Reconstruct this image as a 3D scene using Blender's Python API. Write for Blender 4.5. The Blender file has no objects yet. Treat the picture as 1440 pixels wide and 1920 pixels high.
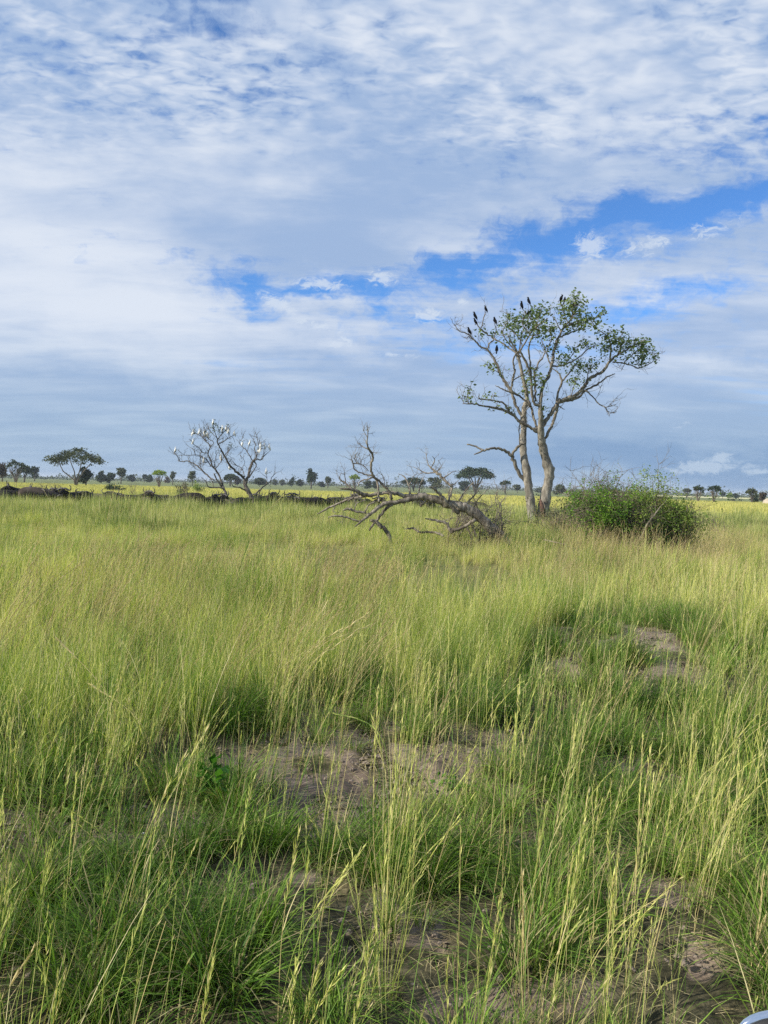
import bpy, bmesh, math, random
import numpy as np
from mathutils import Vector, Matrix, Euler, noise as mnoise

random.seed(7)
rng = np.random.default_rng(7)
scene = bpy.context.scene
col = scene.collection
R = math.radians

# ------------------------------------------------------------------ camera
CAM_Z = 2.6
PITCH, ROLL = -1.94, 1.51
cam_data = bpy.data.cameras.new('camera')
cam = bpy.data.objects.new('camera', cam_data)
col.objects.link(cam)
cam_data.sensor_fit = 'VERTICAL'
cam_data.angle = 2 * math.atan(960 / 1450)
cam_data.clip_start = 0.05
cam_data.clip_end = 20000
CM = Matrix.Rotation(R(90 + PITCH), 3, 'X') @ Matrix.Rotation(R(ROLL), 3, 'Z')
cam.matrix_world = Matrix.Translation((0, 0, CAM_Z)) @ CM.to_4x4()
scene.camera = cam
CAMP = Vector((0, 0, CAM_Z))

def ray(px, py):
    """direction seen at a photograph pixel (1440 x 1920)"""
    return CM @ Vector(((px - 720) / 1450, (960 - py) / 1450, -1))

def at(px, py, Y):
    """point of the place at distance Y (metres along +Y) seen at that pixel"""
    d = ray(px, py)
    return CAMP + d * (Y / d.y)

def ground_at(px, py):
    d = ray(px, py)
    t = -CAM_Z / d.z
    return CAMP + d * t

CMI = CM.transposed()
def to_px(x, y, z=0.0):
    v = CMI @ Vector((x, y, z - CAM_Z))
    return 720 + 1450 * v.x / -v.z, 960 - 1450 * v.y / -v.z

def horizon(px):
    return 911 + (px - 720) * 0.0264

# ------------------------------------------------------------------ light
SUN_EL, SUN_AZ = 32.0, -110.0     # azimuth clockwise from +Y (camera looks along +Y); the sun stands on the left
sd = Vector((math.sin(R(SUN_AZ)) * math.cos(R(SUN_EL)), math.cos(R(SUN_AZ)) * math.cos(R(SUN_EL)), math.sin(R(SUN_EL))))
sun_data = bpy.data.lights.new('sun', 'SUN')
sun = bpy.data.objects.new('sun', sun_data)
col.objects.link(sun)
sun_data.energy = 5.0
sun_data.angle = R(0.6)
sun_data.color = (1.0, 0.93, 0.80)
sun.rotation_euler = sd.to_track_quat('Z', 'Y').to_euler()
scene.view_settings.view_transform = 'Standard'
scene.view_settings.look = 'None'
scene.view_settings.gamma = 1.0
scene.view_settings.use_curve_mapping = False
scene.view_settings.exposure = 0.30
try:
    scene.cycles.max_bounces = 6
    scene.cycles.transparent_max_bounces = 4
    scene.cycles.diffuse_bounces = 3
    scene.cycles.glossy_bounces = 2
    scene.cycles.transmission_bounces = 3
    scene.cycles.use_denoising = False
    scene.cycles.caustics_reflective = False
    scene.cycles.caustics_refractive = False
except Exception:
    pass

# ------------------------------------------------------------------ sky
world = bpy.data.worlds.new('World')
scene.world = world
world.use_nodes = True
wt = world.node_tree
for n in list(wt.nodes):
    wt.nodes.remove(n)

class F:
    """a small wrapper: arithmetic on node sockets"""
    tree = None
    def __init__(s, sock): s.s = sock
    @classmethod
    def math(cls, op, *a, clamp=False):
        n = cls.tree.nodes.new('ShaderNodeMath'); n.operation = op; n.use_clamp = clamp
        for i, v in enumerate(a):
            if isinstance(v, F): cls.tree.links.new(v.s, n.inputs[i])
            else: n.inputs[i].default_value = v
        return F(n.outputs[0])
    def __add__(s, o): return F.math('ADD', s, o)
    __radd__ = __add__
    def __sub__(s, o): return F.math('SUBTRACT', s, o)
    def __rsub__(s, o): return F.math('SUBTRACT', o, s)
    def __mul__(s, o): return F.math('MULTIPLY', s, o)
    __rmul__ = __mul__
    def __truediv__(s, o): return F.math('DIVIDE', s, o)

def smooth(f, lo, hi, a=0.0, b=1.0):
    n = F.tree.nodes.new('ShaderNodeMapRange'); n.interpolation_type = 'SMOOTHSTEP'
    F.tree.links.new(f.s, n.inputs[0])
    for i, v in zip((1, 2, 3, 4), (lo, hi, a, b)): n.inputs[i].default_value = v
    return F(n.outputs[0])

def vec(x, y, z=0.0):
    n = F.tree.nodes.new('ShaderNodeCombineXYZ')
    for i, v in enumerate((x, y, z)):
        if isinstance(v, F): F.tree.links.new(v.s, n.inputs[i])
        else: n.inputs[i].default_value = v
    return n.outputs[0]

def noise(vs, scale, detail=4, rough=0.5, dist=0.0, color=False, dims='3D'):
    n = F.tree.nodes.new('ShaderNodeTexNoise'); n.noise_dimensions = dims
    if vs is not None: F.tree.links.new(vs, n.inputs['Vector'])
    n.inputs['Scale'].default_value = scale; n.inputs['Detail'].default_value = detail
    n.inputs['Roughness'].default_value = rough; n.inputs['Distortion'].default_value = dist
    return n.outputs['Color'] if color else F(n.outputs[0])

def mapping(vs, loc=(0, 0, 0), rot=(0, 0, 0), scl=(1, 1, 1), typ='POINT'):
    n = F.tree.nodes.new('ShaderNodeMapping'); n.vector_type = typ
    F.tree.links.new(vs, n.inputs[0])
    n.inputs[1].default_value = loc; n.inputs[2].default_value = rot; n.inputs[3].default_value = scl
    return n.outputs[0]

def mix(fac, a, b):
    n = F.tree.nodes.new('ShaderNodeMix'); n.data_type = 'RGBA'
    for i, v in ((0, fac), (6, a), (7, b)):
        if isinstance(v, F): F.tree.links.new(v.s, n.inputs[i])
        elif isinstance(v, bpy.types.NodeSocket): F.tree.links.new(v, n.inputs[i])
        elif isinstance(v, tuple): n.inputs[i].default_value = (*v, 1)
        else: n.inputs[i].default_value = v
    return n.outputs[2]

F.tree = wt
def lin(r, g, b):
    return tuple(((c / 255) / 12.92 if c / 255 <= 0.04045 else ((c / 255 + 0.055) / 1.055) ** 2.4) for c in (r, g, b))

tc = wt.nodes.new('ShaderNodeTexCoord')
sep = wt.nodes.new('ShaderNodeSeparateXYZ')
wt.links.new(tc.outputs['Generated'], sep.inputs[0])
dx, dy, dz = (F(sep.outputs[i]) for i in range(3))
el = F.math('ARCSINE', dz) * (180 / math.pi)
az = F.math('ARCTAN2', dx, dy) * (180 / math.pi)
zc = F.math('MAXIMUM', dz, 0.0) + 0.13
plane = vec(dx / zc, dy / zc, 0.0)                     # the cloud layer seen in perspective
AE0 = vec(az, el)
wn = noise(mapping(AE0, scl=(1, 1.6, 1)), 0.11, 5, 0.6, color=True)
wv = wt.nodes.new('ShaderNodeVectorMath'); wv.operation = 'SUBTRACT'
wt.links.new(wn, wv.inputs[0]); wv.inputs[1].default_value = (0.5, 0.5, 0.5)
wm = wt.nodes.new('ShaderNodeVectorMath'); wm.operation = 'MULTIPLY'
wt.links.new(wv.outputs[0], wm.inputs[0]); wm.inputs[1].default_value = (13, 8, 0)
wa = wt.nodes.new('ShaderNodeVectorMath'); wa.operation = 'ADD'
wt.links.new(AE0, wa.inputs[0]); wt.links.new(wm.outputs[0], wa.inputs[1])
AE = wa.outputs[0]

def ae(px, py):
    d = ray(px, py).normalized()
    return math.degrees(math.atan2(d.x, d.y)), math.degrees(math.asin(d.z))

def blob(px, py, rx, ry, tilt=0, src=None):
    """soft patch of the sky; radii in photograph pixels, tilt in degrees, rising to the right when positive"""
    a, e = ae(px, py)
    k = 0.0385
    v = mapping(src or AE, (a, e, 0), (0, 0, R(tilt)), (rx * k * 1.6, ry * k * 1.6, 1), 'TEXTURE')
    g = wt.nodes.new('ShaderNodeTexGradient'); g.gradient_type = 'QUADRATIC_SPHERE'
    wt.links.new(v, g.inputs[0])
    return F(g.outputs['Fac'])

def total(lst):
    s = None
    for w, *b in lst:
        t = blob(*b) * w
        s = t if s is None else s + t
    return s

# cloud cover: negative patches open to the blue
cover_bias = total([
    (-1.35, 600, 555, 330, 42, -8), (-1.15, 880, 480, 240, 55, 14), (-1.1, 1160, 410, 260, 50, 10),
    (-1.05, 1400, 335, 240, 64, 12), (-0.55, 340, 480, 120, 26, 0), (-0.30, 480, 60, 240, 34, -14),
    (-0.35, 1290, 270, 190, 40, 0), (-0.05, 80, 190, 210, 70, -5), (0.35, 120, 60, 260, 90, 0), (-0.85, 1180, 570, 340, 40, 4), (-0.5, 1000, 640, 300, 25, 3),
    (-0.3, 600, 720, 300, 30, 0),
    (0.5, 180, 560, 330, 190, -10), (0.3, 300, 250, 400, 120, 0), (0.35, 1050, 130, 480, 170, 0),
    (0.5, 600, 380, 330, 110, 12), (0.35, 560, 640, 320, 60, -4), (0.3, 700, 760, 900, 90, 0)])
streak = noise(mapping(plane, rot=(0, 0, R(14)), scl=(0.5, 1.3, 1)), 1.1, 6, 0.55, 0.5)
fine = noise(mapping(plane, rot=(0, 0, R(-20)), scl=(0.8, 1.2, 1)), 5.0, 6, 0.6, 0.5)
dap = noise(mapping(plane, rot=(0, 0, R(25)), scl=(1, 1.25, 1)), 13, 2, 0.4, 0.3)
high = smooth(el, 17, 28)
mid = smooth(el, 4, 14)
cov = (streak - 0.5) * 2.0 + (fine - 0.5) * (mid * 0.75 + 0.3) + cover_bias + 0.66 + smooth(el, 8, 1, 0.0, 0.35) + (dap - 0.5) * high * 1.3
wisp = noise(mapping(plane, rot=(0, 0, R(9)), scl=(0.35, 2.2, 1)), 3.4, 7, 0.62, 0.8)
ripple = noise(mapping(plane, rot=(0, 0, R(-35)), scl=(1, 1.7, 1), ), 24, 2, 0.5, 0.5)
rmask = smooth(noise(plane, 1.7, 2), 0.34, 0.58) * high
cov = cov + (wisp - 0.5) * 1.1 + (ripple - 0.5) * rmask * 1.8
cov = cov + (noise(mapping(AE, scl=(1, 1.5, 1)), 0.42, 8, 0.68, 0.3) - 0.5) * mid * 1.6
cover = smooth(cov, -0.35, 0.75)

light_bias = total([
    (1.05, 170, 560, 380, 190, -8), (0.45, 60, 330, 300, 130, 0), (0.4, 400, 250, 320, 90, 10),
    (0.5, 1130, 120, 420, 130, 0), (0.35, 640, 90, 200, 80, 0), (0.6, 620, 520, 60, 25, -10, AE0),
    (0.35, 600, 620, 180, 40, 0), (0.4, 1400, 690, 220, 18, 0), (0.4, 1180, 540, 320, 60, 8),
    (-0.5, 610, 410, 300, 90, 14), (-0.4, 900, 330, 300, 60, 6), (-0.4, 80, 190, 260, 80, 0),
    (-0.35, 300, 740, 520, 45, 0), (-0.4, 1150, 800, 460, 60, 0), (-0.45, 700, 690, 300, 30, 0)])
puff = noise(mapping(plane, scl=(0.8, 1.6, 1)), 2.2, 5, 0.5, 0.3)
lgt = 0.46 + light_bias + (puff - 0.5) * 1.5 + (dap - 0.5) * high * 1.9 + (fine - 0.5) * (mid * 0.7 + 0.1) + (ripple - 0.5) * rmask * 1.8 + (wisp - 0.5) * 0.35
light = smooth(lgt, 0.0, 1.42)

low = smooth(el, 11.5, 1.5)                              # cloud far off, seen through more air
grey = mix(low, lin(163, 188, 224), lin(158, 184, 214))
white = mix(low, lin(228, 236, 248), lin(186, 208, 230))
ccol = mix(light, grey, white)
# the lowest band darker to the right, paler just above the horizon
dark_low = smooth(blob(1300, 860, 520, 55, 0) + (streak - 0.5) * 0.6, 0.05, 0.6)
ccol = mix(dark_low * 0.75, ccol, lin(124, 158, 200))

sky = wt.nodes.new('ShaderNodeTexSky')
sky.sky_type = 'NISHITA'
sky.sun_disc = False
sky.sun_elevation = R(SUN_EL)
sky.sun_rotation = R(SUN_AZ)
sky.altitude = 1100
sky.air_density = 1.0
sky.dust_density = 0.3
sky.ozone_density = 2.5
SKY_STRENGTH = 0.1
# clouds are given the radiance they have in the photograph, the sky between them is the Nishita sky
cl = wt.nodes.new('ShaderNodeVectorMath'); cl.operation = 'SCALE'
wt.links.new(ccol, cl.inputs[0]); cl.inputs['Scale'].default_value = 0.79 / SKY_STRENGTH
bl = wt.nodes.new('ShaderNodeVectorMath'); bl.operation = 'MULTIPLY'
wt.links.new(sky.outputs[0], bl.inputs[0]); wt.links.new(mix(smooth(el, 13, 0), (0.66, 1.06, 1.5), (0.7, 0.75, 0.98)), bl.inputs[1])
skycol = mix(cover * 0.96, bl.outputs[0], cl.outputs[0])

# small heaps of cumulus
hn = noise(mapping(AE, scl=(1, 1.7, 1)), 0.9, 8, 0.7)
heap = None
for b in [(1.0, 1330, 876, 95, 16, 2), (0.9, 1352, 862, 32, 18, 0), (0.6, 1420, 884, 60, 10, 0), (0.5, 1272, 798, 32, 12, 0),
          (0.8, 1108, 462, 42, 34, 0), (0.6, 1215, 462, 70, 26, 20), (0.5, 1330, 430, 80, 20, 10), (0.8, 603, 533, 70, 14, 0),
          (0.7, 715, 520, 40, 20, 0), (0.7, 636, 642, 45, 14, 0), (0.8, 520, 568, 50, 18, -20), (0.6, 868, 566, 22, 10, 0), (0.6, 745, 665, 50, 8, 0),
          (0.5, 600, 612, 70, 14, -10), (0.6, 800, 592, 50, 22, 0)]:
    t = blob(*b[1:], AE0) * b[0]
    heap = t if heap is None else F.math('MAXIMUM', heap, t)
hf = smooth(heap * 1.3 + (hn - 0.5) * 2.6, 0.2, 0.75) * smooth(heap, 0.0, 0.25)
hw = mix(smooth(el, 1.0, 9.0), lin(192, 211, 232), lin(216, 228, 244))
hl = wt.nodes.new('ShaderNodeVectorMath'); hl.operation = 'SCALE'
wt.links.new(hw, hl.inputs[0]); hl.inputs['Scale'].default_value = 0.79 / SKY_STRENGTH
skycol = mix(hf * 0.75, skycol, hl.outputs[0])

bg = wt.nodes.new('ShaderNodeBackground')
bg.inputs['Strength'].default_value = SKY_STRENGTH
wt.links.new(skycol, bg.inputs['Color'])
wo = wt.nodes.new('ShaderNodeOutputWorld')
wt.links.new(bg.outputs[0], wo.inputs[0])
world.cycles.sampling_method = 'MANUAL'
world.cycles.sample_map_resolution = 512

# ------------------------------------------------------------------ helpers
def tag(o, label=None, cat=None, group=None, kind=None):
    if label: o['label'] = label
    if cat: o['category'] = cat
    if group: o['group'] = group
    if kind: o['kind'] = kind
    return o

def empty(name, loc, rz=0.0):
    o = bpy.data.objects.new(name, None)
    col.objects.link(o)
    o.location = loc
    o.rotation_euler = (0, 0, rz)
    return o

def link(name, me, mat=None, parent=None, smooth_=True):
    if mat is not None and not me.materials:
        me.materials.append(mat)
    if smooth_ and len(me.polygons):
        me.polygons.foreach_set('use_smooth', [True] * len(me.polygons))
    o = bpy.data.objects.new(name, me)
    col.objects.link(o)
    if parent is not None:
        o.parent = parent
        pl = parent
        off = Vector((0, 0, 0))
        while pl is not None:
            off += pl.location
            pl = pl.parent
        # the meshes of placed things are written in world coordinates: bring them to the parent's origin
        if me.get('world_space'):
            me.transform(Matrix.Translation(-off))
            del me['world_space']
    return o

def copy_tree(o, parent=None):
    c = o.copy()
    for k in ('label', 'group'):
        pass
    col.objects.link(c)
    c.parent = parent
    for ch in o.children:
        copy_tree(ch, c)
    return c

class MB:
    """collects faces for ONE mesh"""
    def __init__(s): s.v = []; s.f = []; s.a = []
    def add(s, vs, fs, attr=None):
        b = len(s.v)
        s.v.extend(vs)
        s.f.extend([tuple(i + b for i in f) for f in fs])
        if attr is not None: s.a.extend(attr)
    def mesh(s, name, world=False):
        me = bpy.data.meshes.new(name)
        me.from_pydata([tuple(v) for v in s.v], [], s.f)
        if s.a:
            at_ = me.attributes.new('grain', 'FLOAT_VECTOR', 'POINT')
            at_.data.foreach_set('vector', np.asarray(s.a, dtype=np.float32).ravel())
        if world: me['world_space'] = 1
        me.update()
        return me

def tube(mb, pts, rad, sides=6, jitter=0.0, cap=True, seed=0):
    """a tapered limb through pts with one radius per point"""
    n = len(pts)
    if n < 2: return
    pts = [Vector(p) for p in pts]
    rd = random.Random(seed)
    ref = None
    vs = []
    for i in range(n):
        t = (pts[min(i + 1, n - 1)] - pts[max(i - 1, 0)])
        if t.length < 1e-9: t = Vector((0, 0, 1))
        t.normalize()
        if ref is None:
            ref = t.orthogonal().normalized()
        else:
            ref = (ref - t * ref.dot(t))
            ref = ref.normalized() if ref.length > 1e-6 else t.orthogonal().normalized()
        b = t.cross(ref)
        for k in range(sides):
            a = 2 * math.pi * k / sides
            r = rad[i] * (1 + (rd.uniform(-jitter, jitter) if jitter else 0))
            vs.append(pts[i] + (ref * math.cos(a) + b * math.sin(a)) * r)
    fs = []
    for i in range(n - 1):
        for k in range(sides):
            k2 = (k + 1) % sides
            fs.append((i * sides + k, i * sides + k2, (i + 1) * sides + k2, (i + 1) * sides + k))
    if cap:
        fs.append(tuple(range((n - 1) * sides, n * sides)))
        fs.append(tuple(reversed(range(sides))))
    mb.add(vs, fs)

def catmull(P, steps):
    """P: list of equal-length number tuples"""
    out = []
    n = len(P)
    for i in range(n - 1):
        p0, p1, p2, p3 = P[max(i - 1, 0)], P[i], P[i + 1], P[min(i + 2, n - 1)]
        for k in range(steps):
            t = k / steps
            out.append(tuple(0.5 * ((2 * b) + (-a + c) * t + (2 * a - 5 * b + 4 * c - d) * t * t + (-a + 3 * b - 3 * c + d) * t ** 3)
                             for a, b, c, d in zip(p0, p1, p2, p3)))
    out.append(tuple(P[-1]))
    return out

def skinned(verts, edges, radii, root=0, sub=1, name='body'):
    """one continuous surface grown round a skeleton"""
    me = bpy.data.meshes.new(name)
    me.from_pydata(verts, edges, [])
    o = bpy.data.objects.new(name, me)
    col.objects.link(o)
    m = o.modifiers.new('s', 'SKIN')
    m.use_smooth_shade = True
    sv = me.skin_vertices[0].data
    for i, r in enumerate(radii):
        sv[i].radius = r if isinstance(r, tuple) else (r, r)
        sv[i].use_root = (i == root)
    s = o.modifiers.new('u', 'SUBSURF')
    s.levels = s.render_levels = sub
    dg = bpy.context.evaluated_depsgraph_get()
    res = bpy.data.meshes.new_from_object(o.evaluated_get(dg))
    bpy.data.objects.remove(o)
    bpy.data.meshes.remove(me)
    return res

# ------------------------------------------------------------------ materials
def new_mat(name):
    m = bpy.data.materials.new(name)
    m.use_nodes = True
    t = m.node_tree
    F.tree = t
    b = t.nodes['Principled BSDF']
    return m, t, b

def bark_mat(name, c1, c2, c3, scale=6.0, bump=0.5):
    m, t, b = new_mat(name)
    co = t.nodes.new('ShaderNodeTexCoord')
    v = mapping(co.outputs['Object'], scl=(1, 1, 0.35))
    n1 = noise(v, scale, 6, 0.65)
    n2 = noise(v, scale * 0.22, 3, 0.5)
    c = mix(smooth(n1, 0.35, 0.65), c1, c2)
    c = mix(smooth(n2, 0.48, 0.66) * 0.7, c, c3)
    t.links.new(c, b.inputs['Base Color'])
    b.inputs['Roughness'].default_value = 0.92
    bp = t.nodes.new('ShaderNodeBump')
    bp.inputs['Strength'].default_value = bump
    bp.inputs['Distance'].default_value = 0.05
    t.links.new(n1.s, bp.inputs['Height'])
    t.links.new(bp.outputs[0], b.inputs['Normal'])
    return m

def plain_mat(name, c, rough=0.8, metal=0.0, var=0.15, scale=8.0, spec=0.5):
    m, t, b = new_mat(name)
    co = t.nodes.new('ShaderNodeTexCoord')
    n = noise(co.outputs['Object'], scale, 4, 0.6)
    d = tuple(x * (1 - var) for x in c); u = tuple(min(1, x * (1 + var)) for x in c)
    t.links.new(mix(smooth(n, 0.3, 0.7), d, u), b.inputs['Base Color'])
    b.inputs['Roughness'].default_value = rough
    b.inputs['Metallic'].default_value = metal
    b.inputs['Specular IOR Level'].default_value = spec
    return m

def leaf_mat(name, ca, cb, cc=None, trans=0.35, sat=1.0, rough=0.55, straw=None, foot=0.35):
    """grass or leaves: each blade has its own tone (grain.y), the foot of a blade takes cc, dark where base shade is painted in (grain.x = 0 at the foot, 1 at the tip)"""
    m, t, b = new_mat(name)
    at_ = t.nodes.new('ShaderNodeAttribute'); at_.attribute_name = 'grain'
    sp = t.nodes.new('ShaderNodeSeparateXYZ'); t.links.new(at_.outputs['Vector'], sp.inputs[0])
    gx, gy, gz = (F(sp.outputs[i]) for i in range(3))
    oi = t.nodes.new('ShaderNodeObjectInfo')
    ge = t.nodes.new('ShaderNodeNewGeometry')
    patch = noise(mapping(ge.outputs['Position'], scl=(1, 1, 0)), 0.22, 3, 0.55)
    patch2 = noise(mapping(ge.outputs['Position'], scl=(1, 1, 0)), 0.95, 2, 0.5)
    tone = gy * 0.8 + F(oi.outputs['Random']) * 0.25 + (patch - 0.5) * 2.0 + (patch2 - 0.5) * 1.1 - 0.04
    c = mix(smooth(tone, 0.1, 0.95), ca, cb)
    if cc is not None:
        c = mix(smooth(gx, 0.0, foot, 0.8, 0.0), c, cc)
    if straw is not None:
        c = mix(smooth(F.math('FRACT', gy * 7.31 + F(oi.outputs['Random']) * 3.7) + (patch - 0.5) * 0.7, 0.74, 0.82), c, straw)
    t.links.new(c, b.inputs['Base Color'])
    b.inputs['Roughness'].default_value = rough
    b.inputs['Specular IOR Level'].default_value = 0.25
    tr = t.nodes.new('ShaderNodeBsdfTranslucent')
    g = t.nodes.new('ShaderNodeVectorMath'); g.operation = 'MULTIPLY'
    t.links.new(c, g.inputs[0]); g.inputs[1].default_value = (1.15, 1.25, 0.7)
    t.links.new(g.outputs[0], tr.inputs['Color'])
    ms = t.nodes.new('ShaderNodeMixShader'); ms.inputs[0].default_value = trans
    t.links.new(b.outputs[0], ms.inputs[1]); t.links.new(tr.outputs[0], ms.inputs[2])
    t.links.new(ms.outputs[0], t.nodes['Material Output'].inputs['Surface'])
    return m

M = {}
M['bark'] = bark_mat('pale_bark', (0.14, 0.125, 0.10), (0.36, 0.325, 0.27), (0.09, 0.078, 0.062), 7, 1.0)
M['twig'] = bark_mat('twig_bark', (0.10, 0.08, 0.055), (0.24, 0.20, 0.145), (0.07, 0.055, 0.04), 9)
M['limb'] = bark_mat('grey_limb_bark', (0.10, 0.088, 0.07), (0.27, 0.24, 0.195), (0.07, 0.06, 0.048), 8, 1.0)
M['torn_wood'] = plain_mat('torn_red_brown_wood', (0.10, 0.055, 0.038), 0.9, var=0.5, scale=12)
M['dead_wood'] = bark_mat('dead_grey_wood', (0.105, 0.087, 0.067), (0.36, 0.315, 0.25), (0.075, 0.06, 0.046), 8, 1.0)
M['dark_dead'] = bark_mat('dark_dead_bark', (0.06, 0.05, 0.04), (0.21, 0.18, 0.145), (0.045, 0.037, 0.03), 8, 0.9)
M['thorn_bark'] = bark_mat('thorn_tree_bark', (0.10, 0.08, 0.065), (0.22, 0.18, 0.15), (0.06, 0.05, 0.04), 7)
M['leaf_main'] = leaf_mat('tree_leaf', (0.08, 0.125, 0.035), (0.22, 0.28, 0.10), trans=0.35)
M['leaf_dark'] = leaf_mat('dark_tree_leaf', (0.018, 0.038, 0.016), (0.05, 0.08, 0.028), trans=0.15)
M['leaf_mid'] = leaf_mat('mid_green_leaf', (0.032, 0.052, 0.022), (0.085, 0.11, 0.042), trans=0.2)
M['leaf_grey'] = leaf_mat('grey_green_leaf', (0.06, 0.075, 0.04), (0.13, 0.15, 0.08), trans=0.2)
M['leaf_brown'] = leaf_mat('brown_dry_leaf', (0.06, 0.045, 0.032), (0.13, 0.10, 0.07), trans=0.15)
M['leaf_bright'] = leaf_mat('fresh_green_leaf', (0.09, 0.20, 0.02), (0.26, 0.42, 0.06), trans=0.45)
M['leaf_olive'] = leaf_mat('olive_leaf', (0.10, 0.17, 0.028), (0.28, 0.36, 0.075), trans=0.42)
M['far_wood'] = plain_mat('far_trunk_bark', (0.15, 0.125, 0.10), 0.95)

# ------------------------------------------------------------------ ground
def hash_noise(x, y, f, seed=0):
    return mnoise.noise(Vector((x * f + seed * 17.3, y * f - seed * 5.1, seed * 3.7)))

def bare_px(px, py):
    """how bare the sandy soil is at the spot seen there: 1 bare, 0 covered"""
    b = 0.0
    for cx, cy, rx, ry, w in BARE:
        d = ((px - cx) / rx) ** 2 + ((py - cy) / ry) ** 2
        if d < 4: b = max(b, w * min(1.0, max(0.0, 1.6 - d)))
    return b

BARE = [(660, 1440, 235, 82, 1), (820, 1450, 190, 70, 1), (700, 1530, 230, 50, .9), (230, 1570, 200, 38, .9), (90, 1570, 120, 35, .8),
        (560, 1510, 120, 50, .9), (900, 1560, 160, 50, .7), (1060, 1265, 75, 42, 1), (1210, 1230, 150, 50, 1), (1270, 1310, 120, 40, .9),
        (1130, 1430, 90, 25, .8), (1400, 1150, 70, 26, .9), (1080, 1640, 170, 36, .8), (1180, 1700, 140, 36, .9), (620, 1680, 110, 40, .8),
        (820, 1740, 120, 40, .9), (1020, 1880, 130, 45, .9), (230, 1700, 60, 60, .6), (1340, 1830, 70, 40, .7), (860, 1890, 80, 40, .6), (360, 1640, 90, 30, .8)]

def height(x, y):
    d = math.hypot(x, y)
    h = 0.0
    if d < 60:
        k = max(0.0, 1 - d / 60)
        h += hash_noise(x, y, 0.16, 1) * 0.30 * k
        h += hash_noise(x, y, 0.55, 2) * 0.14 * k
    # low earth mounds
    for cx, cy, r, a in ((4.2, 11.5, 2.6, 0.38), (-0.2, 8.2, 2.2, 0.22), (-3.4, 7.2, 2.0, 0.16), (8.6, 14.5, 2.2, 0.35), (5.0, 33.0, 6.0, 0.25)):
        q = ((x - cx) ** 2 + (y - cy) ** 2) / (r * r)
        if q < 6: h += a * math.exp(-q)
    if d > 400:
        h += hash_noise(x, y, 0.0016, 5) * min(1.0, (d - 400) / 2000) * 3.0
    return h

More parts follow.
